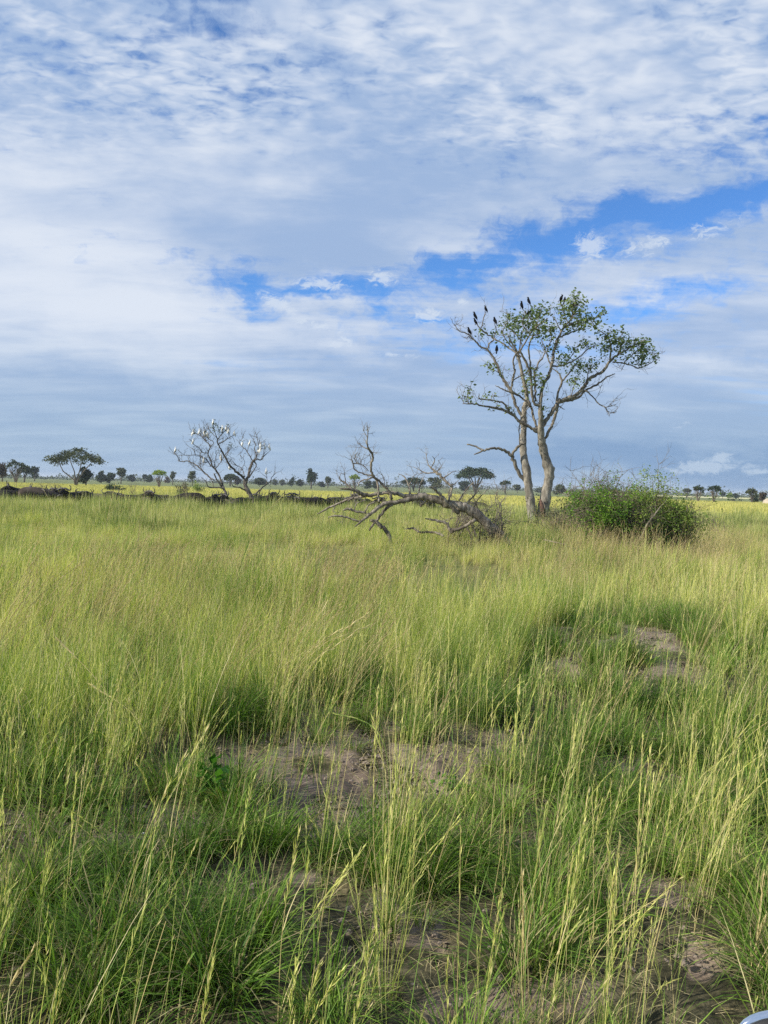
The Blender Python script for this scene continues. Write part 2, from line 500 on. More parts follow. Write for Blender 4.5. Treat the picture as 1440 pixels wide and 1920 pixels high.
def build_ground():
    angs = []
    a = -180.0
    while a < 180:
        angs.append(a)
        a += 0.36 if abs(a + 0.2) < 36 else (1.5 if abs(a) < 60 else 6.0)
    rads = [0.0]
    r = 0.8
    while r < 9000:
        rads.append(r)
        r *= (1.013 if 3 < r < 13 else 1.022) if r < 30 else (1.05 if r < 300 else 1.12)
    V = []; cover = []
    for r in rads[1:]:
        for a in angs:
            x = r * math.sin(R(a)); y = r * math.cos(R(a))
            V.append((x, y, 0)); 
    vs = []
    for (x, y, _) in V:
        z = height(x, y)
        d = math.hypot(x, y)
        c = 1.0
        if y > 1.5 and d < 30 and abs(x) < y:
            px, py = to_px(x, y)
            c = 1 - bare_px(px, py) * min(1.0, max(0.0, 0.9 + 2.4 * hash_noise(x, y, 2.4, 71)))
            if d < 16:
                fine = hash_noise(x, y, 2.6, 3) * 0.06 + hash_noise(x, y, 6.0, 4) * 0.035
                q_ = hash_noise(x, y, 3.6, 8)
                if q_ > 0.22: fine -= min(0.045, (q_ - 0.22) * 0.5)          # hoof-worn hollows
                z += fine
        vs.append((x, y, z)); cover.append(c)
    n = len(angs); m = len(rads) - 1
    vs.append((0, 0, height(0, 0))); cover.append(1.0)
    fs = []
    for i in range(m - 1):
        for k in range(n):
            k2 = (k + 1) % n
            fs.append((i * n + k, (i + 1) * n + k, (i + 1) * n + k2, i * n + k2))
    for k in range(n):
        fs.append((len(vs) - 1, k, (k + 1) % n))
    me = bpy.data.meshes.new('ground')
    me.from_pydata(vs, [], fs)
    at_ = me.attributes.new('cover', 'FLOAT', 'POINT')
    at_.data.foreach_set('value', cover)
    # material
    m_, t, b = new_mat('soil_and_grass_ground')
    ge = t.nodes.new('ShaderNodeNewGeometry')
    pos = ge.outputs['Position']
    sp = t.nodes.new('ShaderNodeSeparateXYZ'); t.links.new(pos, sp.inputs[0])
    X, Y = F(sp.outputs[0]), F(sp.outputs[1])
    dist = F.math('SQRT', X * X + Y * Y)
    ca = t.nodes.new('ShaderNodeAttribute'); ca.attribute_name = 'cover'
    n1 = noise(pos, 1.3, 6, 0.6); n2 = noise(pos, 11, 6, 0.65); n3 = noise(pos, 55, 4, 0.7)
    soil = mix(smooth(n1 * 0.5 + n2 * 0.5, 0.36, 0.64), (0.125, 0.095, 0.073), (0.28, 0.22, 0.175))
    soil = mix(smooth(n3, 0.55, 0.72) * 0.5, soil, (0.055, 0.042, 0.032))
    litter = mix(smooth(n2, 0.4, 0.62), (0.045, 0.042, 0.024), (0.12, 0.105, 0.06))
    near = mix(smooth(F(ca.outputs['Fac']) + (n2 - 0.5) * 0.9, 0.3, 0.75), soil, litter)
    # the plain beyond: belts of yellow ripe grass between duller green ones
    wv = noise(mapping(pos, scl=(0.25, 1, 1)), 0.012, 4, 0.55)
    fn = noise(mapping(pos, scl=(0.6, 1, 1)), 0.35, 6, 0.6)
    field = mix(smooth(fn, 0.35, 0.65), (0.14, 0.16, 0.05), (0.24, 0.26, 0.085))
    dull = mix(smooth(fn, 0.35, 0.65), (0.12, 0.145, 0.055), (0.20, 0.22, 0.085))
    yel = mix(smooth(fn, 0.35, 0.65), (0.42, 0.40, 0.12), (0.62, 0.56, 0.20))
    far = mix(smooth(dist + (wv - 0.5) * 260, 210, 300), yel, dull)
    pale = smooth(dist, 620, 680) * smooth(dist, 1050, 900) * smooth(X, 160, 260)
    far = mix(pale * 0.9, far, (0.62, 0.58, 0.30))
    c = mix(smooth(dist, 12, 40), near, field)
    c = mix(smooth(dist + (wv - 0.5) * 30, 74, 84), c, far)
    t.links.new(c, b.inputs['Base Color'])
    b.inputs['Roughness'].default_value = 0.95
    b.inputs['Specular IOR Level'].default_value = 0.15
    bp = t.nodes.new('ShaderNodeBump')
    bp.inputs['Strength'].default_value = 0.7; bp.inputs['Distance'].default_value = 0.03
    t.links.new((n2 * 0.6 + n3 * 0.4).s, bp.inputs['Height'])
    t.links.new(bp.outputs[0], b.inputs['Normal'])
    o = link('ground', me, m_)
    tag(o, kind='structure', label='sandy savanna ground rising in low mounds to a flat plain')
    return o

build_ground()

# ------------------------------------------------------------------ grass
lib = bpy.data.collections.new('grass_sources')          # never linked to the scene: only what the scatter draws from

def blade(mb, foot, yaw, length, bend, width, segs, tone, lean=0.0, twist=0.0, tri=False):
    """a curved tapering blade; bend = how far it arches over (radians at the tip)"""
    p = Vector(foot)
    d = Vector((math.cos(yaw), math.sin(yaw), 0))
    side = Vector((-math.sin(yaw + twist), math.cos(yaw + twist), 0))
    vs = []; at_ = []
    st = length / segs
    for i in range(segs + 1):
        t = i / segs
        w = width * (1 - t ** 2.2) * 0.5 + width * 0.04
        vs += [p - side * w, p + side * w]
        at_ += [(t, tone, 0), (t, tone, 0)]
        a = lean + bend * (t + 0.5 / segs)
        p = p + (d * math.sin(a) + Vector((0, 0, math.cos(a)))) * st
    fs = [(2 * i, 2 * i + 1, 2 * i + 3, 2 * i + 2) for i in range(segs)]
    mb.add(vs, fs, at_)
    return p

def stem(mb, foot, yaw, length, bend, width, segs, tone, lean=0.0):
    """a round thin stalk, returns its points"""
    p = Vector(foot)
    d = Vector((math.cos(yaw), math.sin(yaw), 0)); s = Vector((-math.sin(yaw), math.cos(yaw), 0))
    pts = []
    vs = []; at_ = []
    for i in range(segs + 1):
        t = i / segs
        a = lean + bend * t
        tang = d * math.sin(a) + Vector((0, 0, math.cos(a)))
        nrm = d * math.cos(a) - Vector((0, 0, math.sin(a)))
        w = width * (1 - 0.55 * t) * 0.5
        for k in range(3):
            q = 2 * math.pi * k / 3
            vs.append(p + (s * math.cos(q) + nrm * math.sin(q)) * w); at_.append((t, tone, 0))
        pts.append((p.copy(), tang.copy()))
        p = p + tang * (length / segs)
    fs = []
    for i in range(segs):
        for k in range(3):
            k2 = (k + 1) % 3
            fs.append((i * 3 + k, i * 3 + k2, i * 3 + 3 + k2, i * 3 + 3 + k))
    mb.add(vs, fs, at_)
    return pts

def interp(pts, t):
    f = t * (len(pts) - 1); i = min(int(f), len(pts) - 2); u = f - i
    return pts[i][0].lerp(pts[i + 1][0], u), pts[i][1].lerp(pts[i + 1][1], u).normalized()

def sprig(mb, p, tang, length, spread, width, tone, rd):
    """one narrow pointed spikelet"""
    o = tang.orthogonal().normalized()
    q = rd.uniform(0, 6.28)
    o = (o * math.cos(q) + tang.cross(o) * math.sin(q)).normalized()
    d = (tang * math.cos(spread) + o * math.sin(spread)).normalized()
    s = d.cross(o).normalized() if d.cross(o).length > 0.01 else o
    m = p + d * length * 0.4
    mb.add([p, m + s * width / 2, p + d * length, m - s * width / 2], [(0, 1, 2, 3)], [(0.7, tone, 1), (1, tone, 1), (1, tone, 1), (1, tone, 1)])

def head(mb, pts, t0, n, ln, spread, width, rd, tone):
    for i in range(n):
        t = t0 + (1 - t0) * (i / n) ** 0.9
        p, tg = interp(pts, min(t, 0.995))
        sprig(mb, p, tg, ln * rd.uniform(0.6, 1.2) * (1.15 - 0.5 * (t - t0) / (1 - t0)), rd.uniform(0.3, 1.0) * spread, width, min(1, max(0, tone + rd.uniform(-.2, .2))), rd)

def source(name, mb, mat):
    me = mb.mesh(name)
    me.materials.append(mat)
    o = bpy.data.objects.new(name, me)
    return o, me

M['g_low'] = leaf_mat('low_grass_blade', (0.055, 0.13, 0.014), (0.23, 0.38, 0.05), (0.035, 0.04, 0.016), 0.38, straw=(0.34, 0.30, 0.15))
M['g_tall'] = leaf_mat('tall_grass_blade', (0.11, 0.225, 0.025), (0.62, 0.62, 0.165), (0.055, 0.055, 0.022), 0.42, straw=(0.76, 0.67, 0.38))  # dark foot colour paints shade into the base of the tall grass
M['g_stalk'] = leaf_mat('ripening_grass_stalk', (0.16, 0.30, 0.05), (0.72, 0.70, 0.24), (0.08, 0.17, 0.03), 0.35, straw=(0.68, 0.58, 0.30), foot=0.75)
M['g_dry'] = leaf_mat('dry_tan_grass', (0.42, 0.33, 0.17), (0.74, 0.62, 0.34), (0.34, 0.36, 0.12), 0.3)
M['g_far'] = leaf_mat('field_grass', (0.15, 0.21, 0.05), (0.50, 0.52, 0.18), (0.12, 0.12, 0.05), 0.38, straw=(0.58, 0.52, 0.27))
M['g_yellow'] = leaf_mat('ripe_yellow_grass', (0.38, 0.38, 0.11), (0.68, 0.62, 0.21), (0.30, 0.29, 0.10), 0.3)
M['g_weed'] = leaf_mat('broad_weed_leaf', (0.04, 0.13, 0.012), (0.10, 0.24, 0.03), trans=0.35)

def tussock(rd, n=85, hmin=0.25, hmax=0.62, r=0.12, w=0.0065, segs=5):
    mb = MB()
    for i in range(n):
        a = rd.uniform(0, 6.28); q = r * math.sqrt(rd.random())
        yaw = a + rd.gauss(0, 0.5)
        blade(mb, (math.cos(a) * q, math.sin(a) * q, -0.02), yaw, rd.uniform(hmin, hmax), rd.uniform(0.5, 2.1), w * rd.uniform(0.6, 1.4), segs,
              rd.random(), rd.uniform(0.05, 0.5), rd.uniform(-0.6, 0.6))
    return mb

def tall_clump(rd, n=38, droop=1.0, tones=1.0, hmin=0.55, hmax=1.35, r=0.13, w=0.0055, segs=5, wind=0.12):
    mb = MB()
    for i in range(n):
        a = rd.uniform(0, 6.28); q = r * math.sqrt(rd.random())
        yaw = a if rd.random() < 0.6 else rd.gauss(0, 0.7)
        blade(mb, (math.cos(a) * q, math.sin(a) * q, -0.02), yaw, rd.uniform(hmin, hmax), droop * rd.choice((rd.uniform(0.0, 0.4), rd.uniform(0.1, 0.6), rd.uniform(0.3, 1.7))), w * rd.uniform(0.5, 1.3), segs,
              rd.random(), rd.uniform(0.0, 0.2) , rd.uniform(-1.3, 1.3))
    return mb

def stalks(rd, n=5, hmin=0.85, hmax=1.35, r=0.07, w=0.0042, heads=0.7, leafy=2):
    mb = MB()
    for i in range(n):
        a = rd.uniform(0, 6.28); q = r * math.sqrt(rd.random())
        yaw = rd.gauss(0, 1.0)
        tone = rd.random()
        pts = stem(mb, (math.cos(a) * q, math.sin(a) * q, -0.02), yaw, rd.uniform(hmin, hmax), rd.choice((rd.uniform(0.0, 0.2), rd.uniform(0.0, 0.3), rd.uniform(0.1, 0.9))), w * rd.uniform(0.8, 1.3), 7, tone, rd.uniform(-0.04, 0.14))
        if rd.random() < heads:
            head(mb, pts, rd.uniform(0.62, 0.8), rd.randint(10, 20), 0.065, 0.34, 0.0058 * w / 0.0048, rd, min(1, tone + 0.35))
        for j in range(leafy):
            p, tg = interp(pts, rd.uniform(0.1, 0.6))
            blade(mb, p, rd.uniform(0, 6.28), rd.uniform(0.15, 0.4), rd.uniform(0.3, 1.3), 0.004, 4, rd.random() * 0.6, rd.uniform(0.1, 0.4))
    return mb

def dry_stalks(rd, n=4, hmin=1.1, hmax=1.85):
    mb = MB()
    for i in range(n):
        a = rd.uniform(0, 6.28); q = 0.08 * rd.random()
        yaw = rd.gauss(0.1, 0.5)
        tone = rd.random()
        pts = stem(mb, (math.cos(a) * q, math.sin(a) * q, -0.02), yaw, rd.uniform(hmin, hmax), rd.uniform(0.1, 0.8), 0.0058, 8, tone, rd.uniform(0.0, 0.25))
        head(mb, pts, 0.76, 20, 0.06, 0.3, 0.0065, rd, tone * 0.4)
    return mb

def make_sources(tag_, fn, mat, k, seed, **kw):
    c = bpy.data.collections.new('sources_' + tag_)
    rd = random.Random(seed)
    for i in range(k):
        o, _ = source('%s_source' % tag_, fn(rd, **kw), mat)
        c.objects.link(o)
    return c

def scatter(name, coll, k, P, yaw, tilt, scale, label, cat, seed=0):
    """one stuff object that stands a source tuft on every point"""
    n = len(P)
    me = bpy.data.meshes.new(name)
    me.vertices.add(n)
    me.vertices.foreach_set('co', np.asarray(P, dtype=np.float32).ravel())
    rot = np.zeros((n, 3), dtype=np.float32)
    rot[:, 0] = tilt[:, 0]; rot[:, 1] = tilt[:, 1]; rot[:, 2] = yaw
    a = me.attributes.new('rot', 'FLOAT_VECTOR', 'POINT'); a.data.foreach_set('vector', rot.ravel())
    a = me.attributes.new('scl', 'FLOAT', 'POINT'); a.data.foreach_set('value', np.asarray(scale, dtype=np.float32))
    rg = np.random.default_rng(seed)
    a = me.attributes.new('pick', 'INT', 'POINT'); a.data.foreach_set('value', rg.integers(0, k, n).astype(np.int32))
    o = bpy.data.objects.new(name, me)
    col.objects.link(o)
    g = bpy.data.node_groups.new(name + '_scatter', 'GeometryNodeTree')
    g.interface.new_socket('Geometry', in_out='INPUT', socket_type='NodeSocketGeometry')
    g.interface.new_socket('Geometry', in_out='OUTPUT', socket_type='NodeSocketGeometry')
    gi = g.nodes.new('NodeGroupInput'); go = g.nodes.new('NodeGroupOutput')
    ip = g.nodes.new('GeometryNodeInstanceOnPoints')
    ci = g.nodes.new('GeometryNodeCollectionInfo')
    ci.inputs['Collection'].default_value = coll
    ci.inputs['Separate Children'].default_value = True
    ci.inputs['Reset Children'].default_value = True
    def named(nm, typ):
        q = g.nodes.new('GeometryNodeInputNamedAttribute'); q.data_type = typ
        q.inputs['Name'].default_value = nm
        return q.outputs['Attribute']
    L = g.links.new
    L(gi.outputs[0], ip.inputs['Points'])
    L(ci.outputs[0], ip.inputs['Instance'])
    ip.inputs['Pick Instance'].default_value = True
    L(named('pick', 'INT'), ip.inputs['Instance Index'])
    L(named('rot', 'FLOAT_VECTOR'), ip.inputs['Rotation'])
    L(named('scl', 'FLOAT'), ip.inputs['Scale'])
    L(ip.outputs[0], go.inputs[0])
    md = o.modifiers.new('scatter', 'NODES'); md.node_group = g
    tag(o, label, cat, kind='stuff')
    return o

def wedge(n, y0, y1, rg, half=0.60, extra=1.0):
    """random spots in the view wedge and a little beside it, even per square metre"""
    y = np.sqrt(rg.uniform(y0 * y0, y1 * y1, n))
    x = rg.uniform(-1, 1, n) * (half * y + extra)
    return x, y

def area(y0, y1, half=0.60, extra=1.0):
    return half * (y1 * y1 - y0 * y0) + 2 * extra * (y1 - y0)

EDGE = [(-200, 1500), (0, 1480), (200, 1510), (430, 1410), (560, 1365), (700, 1335), (950, 1330), (1000, 1225), (1060, 1210), (1150, 1165), (1300, 1160), (1440, 1120), (1700, 1120)]
def edge_y(px):
    return np.interp(px, [e[0] for e in EDGE], [e[1] for e in EDGE])

VE = dict(x=0.85, y=1.55)     # the vehicle's side: nothing grows through it

def spots(dens, y0, y1, keep, seed, half=0.60, extra=1.0):
    rg = np.random.default_rng(seed)
    n = int(dens * area(y0, y1, half, extra))
    x, y = wedge(n, y0, y1, rg, half, extra)
    P = []
    for a, b in zip(x, y):
        px, py = to_px(a, b)
        k = keep(a, b, px, py)
        if k > 0 and rg.random() < k:
            P.append((a, b, height(a, b)))
    return np.array(P, dtype=np.float32).reshape(-1, 3), rg

def dress(P, rg, smin, smax, tl=0.08, wind=0.0, yawspread=math.pi):
    n = len(P)
    yaw = rg.uniform(-yawspread, yawspread, n)
    tilt = rg.normal(0, tl, (n, 2)); tilt[:, 1] += wind
    return yaw, tilt, rg.uniform(smin, smax, n)

def pn(x, y, f, s):
    return hash_noise(x, y, f, s)

# 1. low green tussocks
c_low = make_sources('tussock', tussock, M['g_low'], 8, 11)
LOWP = [(480, 1760, 240, 130), (1150, 1490, 170, 85), (1250, 1560, 190, 90), (860, 1650, 110, 60), (300, 1640, 120, 60), (1340, 1430, 150, 90), (300, 1480, 260, 50), (80, 1500, 160, 50),
        (640, 1600, 120, 40), (1000, 1740, 150, 60), (1330, 1700, 160, 120), (800, 1640, 120, 60), (950, 1370, 60, 40), (1260, 1200, 160, 60), (1140, 1290, 60, 60), (780, 1900, 90, 50), (450, 1850, 260, 100), (60, 1880, 240, 200), (940, 1830, 120, 60), (1390, 1240, 90, 60)]
def keep_low(x, y, px, py):
    m = 0.0
    for cx, cy, rx, ry in LOWP:
        d = ((px - cx) / rx) ** 2 + ((py - cy) / ry) ** 2
        if d < 1.7: m = max(m, 1.0 - 0.5 * d)
    b = bare_px(px, py) * min(1.0, max(0.0, 0.75 + 2.4 * hash_noise(x, y, 2.4, 71)))
    base = 0.22 * (1 - b)
    if py < edge_y(px): base = 0.30
    if b > 0.3: m *= 0.1
    if edge_y(px) - 70 < py < edge_y(px) + 15 and px < 560: m = 0.9
    if ((px - 690) / 250) ** 2 + ((py - 1470) / 85) ** 2 < 1: m *= 0.5
    n = pn(x, y, 1.6, 21)
    sc = 0.05 * max(0, pn(x, y, 2.8, 42) * 3) + 0.035
    n += 0.5 * pn(x, y, 3.3, 47)
    return max(0.0, min(1.0, max(m, base) * (0.45 + 4.0 * n) + sc))
P, rg = spots(75, 1.7, 16, keep_low, 31)
scatter('low_grass', c_low, 8, P, *dress(P, rg, 0.35, 1.15, 0.2), 'low dark green tussocks of arching grass on the sandy soil', 'grass', 1)

# 2. tall green grass, near belt
c_tall = make_sources('tall_grass', tall_clump, M['g_tall'], 8, 12)
def keep_tall(x, y, px, py):
    ey = edge_y(px)
    n = pn(x, y, 0.7, 22)
    if py < ey - 8:
        n2 = pn(x, y, 1.9, 41)
        if py > ey - 90: return 0.9
        return max(0.0, min(1.0, 0.62 + 1.1 * n + 1.5 * n2))
    k = 0.0
    if px < 200: k = 0.35
    elif px > 1000: k = 0.07 + 0.12 * (px > 1250)
    elif 690 < px < 800: k = 0.2
    return max(0, k * (0.8 + 2.0 * n) * (1 - 0.6 * bare_px(px, py)))
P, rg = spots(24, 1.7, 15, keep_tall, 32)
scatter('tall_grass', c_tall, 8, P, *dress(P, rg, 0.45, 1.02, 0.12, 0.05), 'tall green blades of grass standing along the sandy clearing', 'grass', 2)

# 3. ripening stalks with heads, near
c_st = make_sources('stalk', stalks, M['g_stalk'], 10, 13)
def keep_st(x, y, px, py):
    n = pn(x, y, 0.9, 23) + 0.8 * pn(x, y, 2.2, 46)
    k = 0.55
    if py > edge_y(px):
        k = 0.46
        if px < 180: k = 0.9
        if px > 1000: k = 0.5
        if px > 1250: k = 0.75
        if 690 < px < 800: k = 0.6
    return max(0, k * (0.7 + 2.4 * n))
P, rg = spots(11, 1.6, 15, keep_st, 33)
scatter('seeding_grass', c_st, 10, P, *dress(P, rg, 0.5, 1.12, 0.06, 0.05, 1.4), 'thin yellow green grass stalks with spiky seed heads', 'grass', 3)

# thin single stalks scattered all over the clearing
c_thin = make_sources('thin_stalk', stalks, M['g_stalk'], 10, 61, n=3, hmin=0.7, hmax=1.35, r=0.09, w=0.0048, leafy=1, heads=0.75)
P, rg = spots(13, 1.6, 9.5, lambda x, y, px, py: (1.0 if py > edge_y(px) - 20 else 0.0) * max(0.25, 0.75 + 1.4 * pn(x, y, 1.1, 62)) * (1.3 if px > 950 or px < 180 else 0.85), 63)
scatter('slender_stalks', c_thin, 10, P, *dress(P, rg, 0.6, 1.05, 0.05, 0.07, 1.0), 'slender upright seeding stalks scattered over the sandy clearing', 'grass', 12)

# 4. middle belt 13-34 m
c_mid = make_sources('mid_grass', tall_clump, M['g_tall'], 6, 14, n=40, hmin=0.45, hmax=1.35, r=0.25, w=0.010, segs=4, droop=0.7)
c_mst = make_sources('mid_stalk', stalks, M['g_stalk'], 6, 15, n=7, hmin=0.8, hmax=1.5, r=0.3, w=0.0105, leafy=1, heads=0.15)
def lower(a, P):
    """the grass is shorter beyond the first twenty metres"""
    yaw, tilt, sc = a
    k = np.interp(P[:, 1], [12, 18, 26, 45, 60], [1.0, 0.9, 0.64, 0.9, 1.1])
    v = np.array([0.86 + 0.95 * pn(float(p[0]), float(p[1]), 0.3, 27) for p in P])
    return yaw, tilt, sc * k * v
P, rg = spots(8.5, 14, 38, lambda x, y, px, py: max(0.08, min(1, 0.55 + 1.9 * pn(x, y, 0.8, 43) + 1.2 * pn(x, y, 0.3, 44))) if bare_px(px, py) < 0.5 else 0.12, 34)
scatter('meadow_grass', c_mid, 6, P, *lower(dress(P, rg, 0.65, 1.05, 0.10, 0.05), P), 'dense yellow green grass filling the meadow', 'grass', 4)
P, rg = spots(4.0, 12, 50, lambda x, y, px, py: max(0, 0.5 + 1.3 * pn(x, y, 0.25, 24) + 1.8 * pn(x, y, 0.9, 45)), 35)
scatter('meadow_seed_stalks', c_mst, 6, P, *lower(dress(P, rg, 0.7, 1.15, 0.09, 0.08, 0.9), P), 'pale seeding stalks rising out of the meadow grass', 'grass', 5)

# 5. dry tan stalks
c_dry = make_sources('dry_stalk', dry_stalks, M['g_dry'], 8, 16)
def keep_dry(x, y, px, py):
    k = 0.10
    for cx, cy, rx, ry, w in ((450, 1290, 260, 180, 1.0), (230, 1230, 180, 170, .5), (560, 1060, 300, 60, .15), (1240, 1060, 190, 60, 1.2), (1100, 1100, 120, 60, .6), (600, 1150, 150, 80, .6), (900, 1080, 150, 50, .5)):
        d = ((px - cx) / rx) ** 2 + ((py - cy) / ry) ** 2
        if d < 1.5: k = max(k, 1.35 * w * (1 - d / 1.5) + 0.08)
    if py > edge_y(px): k *= 0.5
    return max(0, k * (0.9 + 1.6 * pn(x, y, 0.6, 25)))
P, rg = spots(12, 3.5, 45, keep_dry, 36)
scatter('dry_grass', c_dry, 8, P, *lower(dress(P, rg, 0.65, 1.0, 0.08, 0.10, 0.6), P), 'dry tan grass stalks leaning to the right', 'grass', 6)

# clods, crumbs and fallen straw on the bare soil
def clod(rd):
    mb = MB(); n = 6
    vs = [Vector((0, 0, 0.6))]
    for z, r in ((0.35, 0.75), (-0.1, 1.0)):
        for k in range(n):
            a = 6.283 * k / n
            vs.append(Vector((math.cos(a) * r, math.sin(a) * r, z)) * rd.uniform(0.7, 1.2))
    fs = [(0, 1 + k, 1 + (k + 1) % n) for k in range(n)] + [(1 + k, 7 + k, 7 + (k + 1) % n, 1 + (k + 1) % n) for k in range(n)]
    mb.add([v * 0.02 for v in vs], fs)
    return mb
M['clod'] = plain_mat('soil_clod', (0.20, 0.16, 0.13), 1.0, var=0.35, scale=60)
def straw(rd):
    mb = MB()
    for i in range(7):
        a = rd.uniform(0, 6.28); q = rd.uniform(0, .12); p = Vector((math.cos(a) * q, math.sin(a) * q, rd.uniform(0.004, 0.02)))
        b = rd.uniform(0, 6.28); d = Vector((math.cos(b), math.sin(b), rd.uniform(-.05, .12))) * rd.uniform(.05, .2)
        sd_ = Vector((-d.y, d.x, 0)).normalized() * 0.0016
        t_ = rd.random()
        mb.add([p - sd_, p + sd_, p + d * .5 + sd_ + Vector((0, 0, .006)), p + d, p + d * .5 - sd_ + Vector((0, 0, .006))], [(0, 1, 2, 4), (4, 2, 3)], [(1, t_, 0)] * 5)
    return mb
c_clod = make_sources('clod', clod, M['clod'], 4, 51)
c_straw = make_sources('straw', straw, M['g_dry'], 6, 52)
def keep_bare(x, y, px, py):
    return max(0.3, bare_px(px, py)) * max(0.1, 0.5 + 1.8 * pn(x, y, 1.7, 53))
P, rg = spots(420, 3, 13, keep_bare, 54)
scatter('soil_clods', c_clod, 4, P, *dress(P, rg, 0.15, 1.3, 0.5), 'crumbs and clods of dry soil on the bare patches', 'soil', 9)
P, rg = spots(40, 3, 13, lambda x, y, px, py: 0.5 + 0.5 * bare_px(px, py), 55)
scatter('fallen_straw', c_straw, 6, P, *dress(P, rg, 0.7, 1.4, 0.05), 'fallen straw and dead stems lying on the soil', 'straw', 10)

P, rg = spots(3, 25, 33, lambda x, y, px, py: 1.0 if ((px - 1190) / 190) ** 2 + ((py - 1038) / 34) ** 2 < 1 else 0.0, 56)
scatter('thicket_grass', c_dry, 8, P, *dress(P, rg, 0.6, 1.0, 0.10, 0.04, 2.5), 'tall tan grass in front of the green thicket', 'grass', 11)

# 6. outer field 34-76 m
c_far = make_sources('field_clump', tall_clump, M['g_far'], 5, 17, n=60, hmin=0.45, hmax=1.2, r=0.8, w=0.022, segs=3, droop=0.35)
P, rg = spots(2.4, 36, 80, lambda x, y, px, py: 1.0 if y < 60 or (y < 74 and px < 980) else 0.35, 37, extra=3)
scatter('field_grass', c_far, 5, P, *lower(dress(P, rg, 0.75, 1.25, 0.08, 0.03), P), 'green field of grass in front of the buffalo herd', 'grass', 7)
# 7. ripe yellow belt 78-330 m
c_yel = make_sources('yellow_clump', tall_clump, M['g_yellow'], 4, 18, n=60, hmin=0.35, hmax=0.85, r=2.2, w=0.08, segs=2, droop=0.3)
def keep_yel(x, y, px, py):
    return 1.0 if pn(x * 0.25, y, 0.03, 26) > -0.25 else 0.15
P, rg = spots(0.35, 80, 250, keep_yel, 38, extra=6)
scatter('ripe_grass', c_yel, 4, P, *dress(P, rg, 0.7, 1.1, 0.02), 'belt of ripe yellow grass lit by the sun behind the buffalo', 'grass', 8)

# ------------------------------------------------------------------ traced trees
class Tree:
    """A tree whose limbs were surveyed in the photograph and stand at a real distance, with depth of their own."""
    def __init__(s, ox, oy, sc, Y, seed, minr=0.008):
        s.ox, s.oy, s.sc, s.Y = ox, oy, sc, Y
        s.rd = random.Random(seed)
        s.nodes = []          # (x, y, depth offset, radius) in survey units
        s.world = []          # (point, direction, radius)
        s.minr = minr
    def P(s, x, y, dz):
        return at(s.ox + x * s.sc, s.oy + y * s.sc, s.Y + dz)
    fat = 0.44
    def rad(s, w): return max(s.minr, s.fat * w * s.sc * s.Y / 1450)
    def limb(s, mb, pts, dz=None, d0=None, steps=5, sides=7, wig=1.0, spread=1.0):
        rd = s.rd
        if d0 is None:
            d0 = 0.0
            if s.nodes:
                x, y = pts[0][:2]
                nd = min(s.nodes, key=lambda n: (n[0] - x) ** 2 + (n[1] - y) ** 2)
                d0 = nd[2]
        L = sum(math.dist(pts[i][:2], pts[i + 1][:2]) for i in range(len(pts) - 1)) * s.sc * s.Y / 1450
        if dz is None: dz = rd.uniform(-0.55, 0.55) * L * spread
        P = [(x, y, w) for x, y, w in pts]
        C = catmull(P, steps)
        n = len(C)
        wx = [rd.gauss(0, 1) for _ in range(4)]
        out = []; rr = []
        for i, (x, y, w) in enumerate(C):
            t = i / (n - 1)
            d = d0 + dz * t + math.sin(t * 5 + wx[0]) * 0.05 * L * t
            k = wig * (0.10 * w + 0.5) * (0 if i == 0 else 1)
            w = w * (1 + 0.05 * math.sin(i * 0.9 + wx[1]) + 0.03 * math.sin(i * 4.3 + wx[2])) if i < n - 2 else w
            x2 = x + rd.gauss(0, 1) * k; y2 = y + rd.gauss(0, 1) * k
            out.append(s.P(x2, y2, d)); rr.append(s.rad(w))
            s.nodes.append((x, y, d, s.rad(w)))
        tube(mb, out, rr, sides, 0.13 if rr[0] > 0.05 else 0.08, seed=rd.random())
        for i in range(n):
            a, b = out[max(0, i - 1)], out[min(n - 1, i + 1)]
            s.world.append((out[i], (b - a).normalized(), rr[i]))
        return out
    def near(s, x, y):
        return min(s.nodes, key=lambda n: (n[0] - x) ** 2 + (n[1] - y) ** 2)

def twig(mb, p, d, length, r, rd, depth=0, up=0.25, tips=None, sides=3, kink=0.45, kids=3):
    """a crooked twig with side twigs"""
    n = 5
    pts = [p]; rr = [r]
    q = Vector(p); d = Vector(d).normalized()
    for i in range(n):
        d = (d + Vector((rd.gauss(0, kink), rd.gauss(0, kink), rd.gauss(0, kink) + up)) * 0.5).normalized()
        q = q + d * length / n
        pts.append(q.copy()); rr.append(r * (1 - 0.7 * (i + 1) / n))
        if depth > 0 and i >= 1 and rd.random() < kids / n:
            dd = (d + Vector((rd.gauss(0, .8), rd.gauss(0, .8), rd.gauss(0, .8)))).normalized()
            twig(mb, q, dd, length * rd.uniform(0.35, 0.65), r * 0.6, rd, depth - 1, up, tips, sides, kink, kids)
    tube(mb, pts, rr, sides, cap=False)
    if tips is not None: tips.append((q.copy(), d.copy()))

def leaf(mb, p, rd, size, tone, droop=0.3):
    d = Vector((rd.gauss(0, 1), rd.gauss(0, 1), rd.gauss(0, 0.6) - droop))
    if d.length < .01: d = Vector((1, 0, 0))
    d.normalize()
    s = d.cross(Vector((rd.gauss(0, 1), rd.gauss(0, 1), rd.gauss(0, 1)))).normalized()
    nn = d.cross(s)
    L = size * rd.uniform(0.6, 1.3); w = L * rd.uniform(0.22, 0.34)
    m = p + d * L * 0.5
    mb.add([p, m + s * w + nn * w * 0.3, p + d * L, m - s * w + nn * w * 0.3], [(0, 1, 2), (0, 2, 3)], [(1, tone, 0)] * 4)

